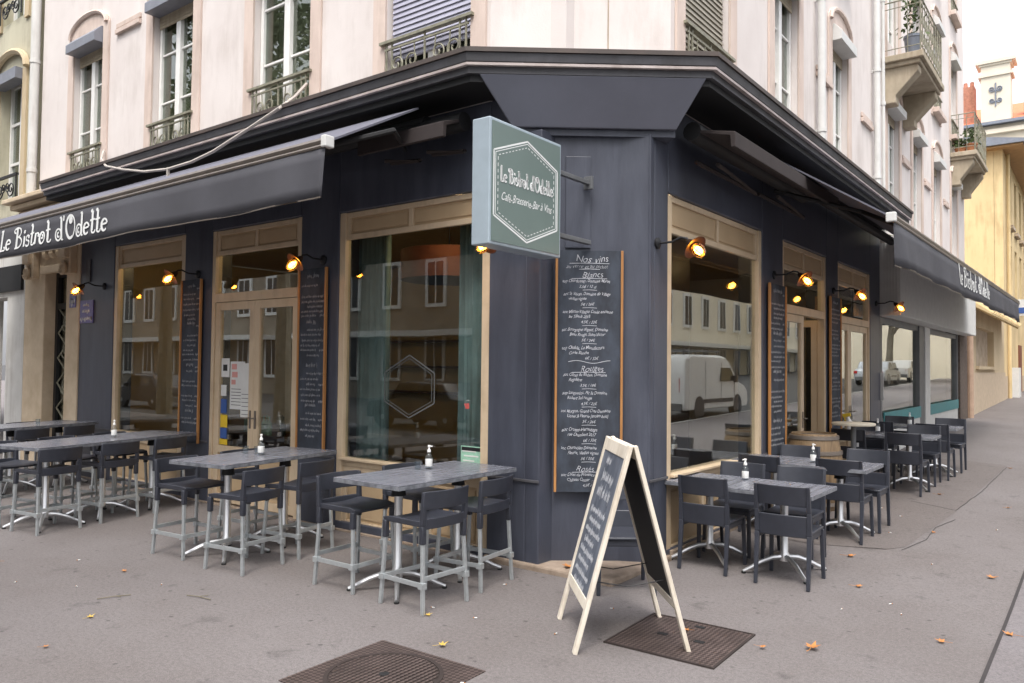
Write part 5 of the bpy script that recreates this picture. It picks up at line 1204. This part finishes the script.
def car(name, label, x, y, rz, paint, prof, wl, width, glassz, lit=False, plain=False):
    t = thing(name, label, 'van' if 'van' in name else 'car', (x,y,hz(x,y)-.13), rz)
    mb = MB(); n = len(prof); vs = []
    for sx in (-1,-.9,.9,1):
        for (yy,zz) in prof: 
            k = sx*width/2*(1-.10*max(0,(zz-glassz))/.8); ins = .0 if abs(sx) < 1 else .05
            vs.append((k, yy*(1-ins*.25), zz-(ins if zz > .5 else 0)))
    fs = [(a*n+i,a*n+(i+1)%n,(a+1)*n+(i+1)%n,(a+1)*n+i) for a in range(3) for i in range(n)]+[tuple(range(n)),tuple(range(3*n,4*n))[::-1]]
    mb.add(vs, fs); mb.build('body', paint, t, smooth=True, bev=.03)
    L0 = min(p[0] for p in prof); L1 = max(p[0] for p in prof); top = max(p[1] for p in prof)
    for sx in (-1,1):
        for yy in wl:
            mb = MB(); mb.lathe([(.2,-.1),(.315,-.1),(.33,-.07),(.33,.07),(.315,.1),(.2,.1)], n=22, T=lambda a,b,c_: (sx*(width/2-.1)+c_, yy+a, .33+b)); w_ = mb.build('wheel', 'rubber', t, smooth=True)
            mb = MB(); mb.lathe([(.2,-.103),(.2,.103),(.05,.108)], n=18, T=lambda a,b,c_: (sx*(width/2-.1)+c_*1.0, yy+a, .33+b)); mb.build('rim', 'alu', w_, smooth=True)
        mb = MB(); k = width/2*1.0
        if plain: ws = [(.15,1.15)]
        else: ws = [(L0*.5,-.35),(-.25,.75)]
        for a, b in ws: mb.hexa([(sx*(k-.02),a,glassz),(sx*(k+.003),a,glassz),(sx*(k+.003),b+.25,glassz),(sx*(k-.02),b+.25,glassz),(sx*(k-.1),a+.1,glassz+.42),(sx*(k-.05),a+.1,glassz+.42),(sx*(k-.05),b-.1,glassz+.42),(sx*(k-.1),b-.1,glassz+.42)])
        mb.build('side_window', 'carglass', t)
        mb = MB(); mb.box(sx*(k-.16) if sx < 0 else k-.17, -k+.17 if sx < 0 else k-.01, L0-.012, L0+.1, .85 if plain else .7, 1.25 if plain else .85); mb.build('tail_light', 'taillit' if lit else 'tail', t)
        mb = MB(); mb.box(sx*k-.012,sx*k+.012,L0+1.3,L1-1.3,.50,.62); mb.build('side_strip', 'carblack', t)
        mb = MB(); [mb.box(sx*k-.004,sx*k+.004,yy-.008,yy+.008,.45,1.75 if plain else .95) for yy in ((-1.0,.2,1.3) if plain else (-.35,.75))]; mb.build('door_seam', 'greymetal', t)
        mb = MB(); mb.box(sx*(k+.02)-.09,sx*(k+.02)+.09,L1-1.25,L1-1.1,1.1 if plain else .9,1.32 if plain else 1.05); mb.build('wing_mirror', 'carblack', t, bev=.02)
    mb = MB(); mb.box(-width/2+.08,width/2-.08,L0-.03,L0+.1,.3,.52); mb.build('bumper', 'greymetal', t, bev=.02); mb = MB(); mb.box(-.26,.26,L0-.04,L0-.03,.62,.73); mb.build('number_plate', 'paper', t)
    mb = MB(); hb = .86 if plain else .62; [mb.lathe([(.30,-.02),(.36,-.02),(.36,.02),(.30,.02)], n=20, T=lambda a,b,c_: (sx*(width/2-.005)+c_*.6, yy+a, .36+b)) for sx in (-1,1) for yy in wl]; mb.build('wheel_arch', 'carblack', t)
    return t
vanp = [(-2.4,.32),(-2.44,.6),(-2.42,1.2),(-2.34,1.7),(-2.2,1.88),(-1.8,1.95),(.3,1.96),(.75,1.92),(1.05,1.78),(1.45,1.36),(1.75,1.14),(2.2,1.02),(2.42,.86),(2.47,.6),(2.42,.32)]
carp = [(-2.05,.3),(-2.1,.75),(-2.0,.95),(-1.5,1.0),(-1.1,1.4),(.3,1.45),(1.05,.98),(1.95,.85),(2.05,.6),(2.03,.3)]
car('parked_van', 'white delivery van parked at the kerb, mirrored in the right window', 3.9,23.2,0,'vanwhite',vanp,(-1.45,1.55),1.9,1.15,plain=True)
car('parked_car', 'silver car parked up the street, mirrored in the shop glass', 4.4,51,0,'carsilver',carp,(-1.3,1.3),1.75,.95)
car('parked_car', 'white car parked behind the silver one, mirrored in the shop glass', 4.4,57.5,0,'vanwhite',carp,(-1.3,1.3),1.75,.95)
car('parked_car', 'dark car with lit tail lights on the side street, mirrored on the left', -32.5,-6.0,R(90),'carblack',carp,(-1.3,1.3),1.75,.95,True)
car('parked_car', 'dark estate car with lit tail lights mirrored in the curtained window', -16.5,-6.2,R(90),'carblack',carp,(-1.3,1.3),1.75,.95,True)

vn = [o for o in COL.objects if o.name == 'parked_van'][0]
mb = MB()
for x in (-.7,.7): mb.tube([(x,-2.1,2.08),(x,.6,2.08)], .025, 6)
for y in (-2.0,-1.2,-.4,.4): mb.tube([(-.75,y,2.08),(.75,y,2.08)], .02, 6); [mb.tube([(x,y,1.93),(x,y,2.08)], .02, 5) for x in (-.7,.7)]
mb.build('roof_rack', 'greymetal', vn)
# ------------------------------------------------------------------ camera, light, view
f_px, pitch, roll, az = 780., R(1.8), R(.6), R(90-52.6)
def ray(px, py):
    x0, y0 = px-512., py-341.5; c, s = math.cos(roll), math.sin(roll); x, y, z = c*x0+s*y0, -s*x0+c*y0, f_px
    c, s = math.cos(pitch), math.sin(pitch); y2, z2 = c*y-s*z, s*y+c*z
    Fv = Vector((-math.sin(az), math.cos(az), 0)); Rv = Vector((math.cos(az), math.sin(az), 0))
    return Rv*x+Fv*z2+Vector((0,0,-y2))
fw = ray(512,341.5).normalized(); rt = (ray(612,341.5)-ray(512,341.5)).normalized(); up = rt.cross(fw)
cam = bpy.data.cameras.new('camera'); co = bpy.data.objects.new('camera', cam); COL.objects.link(co)
m3 = Matrix((rt, up, -fw)).transposed(); co.matrix_world = Matrix.Translation((0,0,1.8)) @ m3.to_4x4()
cam.sensor_width = 36; cam.lens = f_px/1024*36; cam.clip_end = 2000; cam.clip_start = .05
scn.camera = co
w = bpy.data.worlds.new('World'); scn.world = w; w.use_nodes = True; nt = w.node_tree
bg = nt.nodes['Background']; sky = nd(nt, 'ShaderNodeTexSky', sky_type='NISHITA'); sky.sun_disc = False
SE, SA = R(61), R(150)
sky.sun_elevation = SE; sky.sun_rotation = SA; sky.dust_density = 4.; sky.air_density = 1.; sky.ozone_density = 1.
hs = nd(nt, 'ShaderNodeHueSaturation', Saturation=.28)
nt.links.new(sky.outputs[0], hs.inputs['Color'])
mx = nd(nt, 'ShaderNodeMix', data_type='RGBA'); mx.inputs[0].default_value = .5; mx.inputs[7].default_value = (7.2,7.2,7.6,1)
nt.links.new(hs.outputs[0], mx.inputs[6])
tcw = nd(nt, 'ShaderNodeTexCoord'); sx = nd(nt, 'ShaderNodeSeparateXYZ'); mr = nd(nt, 'ShaderNodeMapRange'); mr.inputs['To Min'].default_value = .40; mr.inputs['To Max'].default_value = 2.0
nt.links.new(tcw.outputs['Generated'], sx.inputs[0]); nt.links.new(sx.outputs['Z'], mr.inputs['Value'])
ml = nd(nt, 'ShaderNodeMix', data_type='RGBA', blend_type='MULTIPLY'); ml.inputs[0].default_value = 1.
nt.links.new(mx.outputs[2], ml.inputs[6]); nt.links.new(mr.outputs[0], ml.inputs[7])
nt.links.new(ml.outputs[2], bg.inputs['Color']); bg.inputs['Strength'].default_value = .13
sl = bpy.data.lights.new('sun', 'SUN'); sl.energy = .9; sl.angle = R(15); sl.color = (1,.94,.86); so = bpy.data.objects.new('sun', sl); COL.objects.link(so)
d = Vector((math.sin(SA)*math.cos(SE), math.cos(SA)*math.cos(SE), math.sin(SE))); so.rotation_euler = (-d).to_track_quat('-Z','Y').to_euler()
vs_ = scn.view_settings; vs_.view_transform = 'Standard'; vs_.look = 'None'; vs_.exposure = 1.2; vs_.gamma = 1
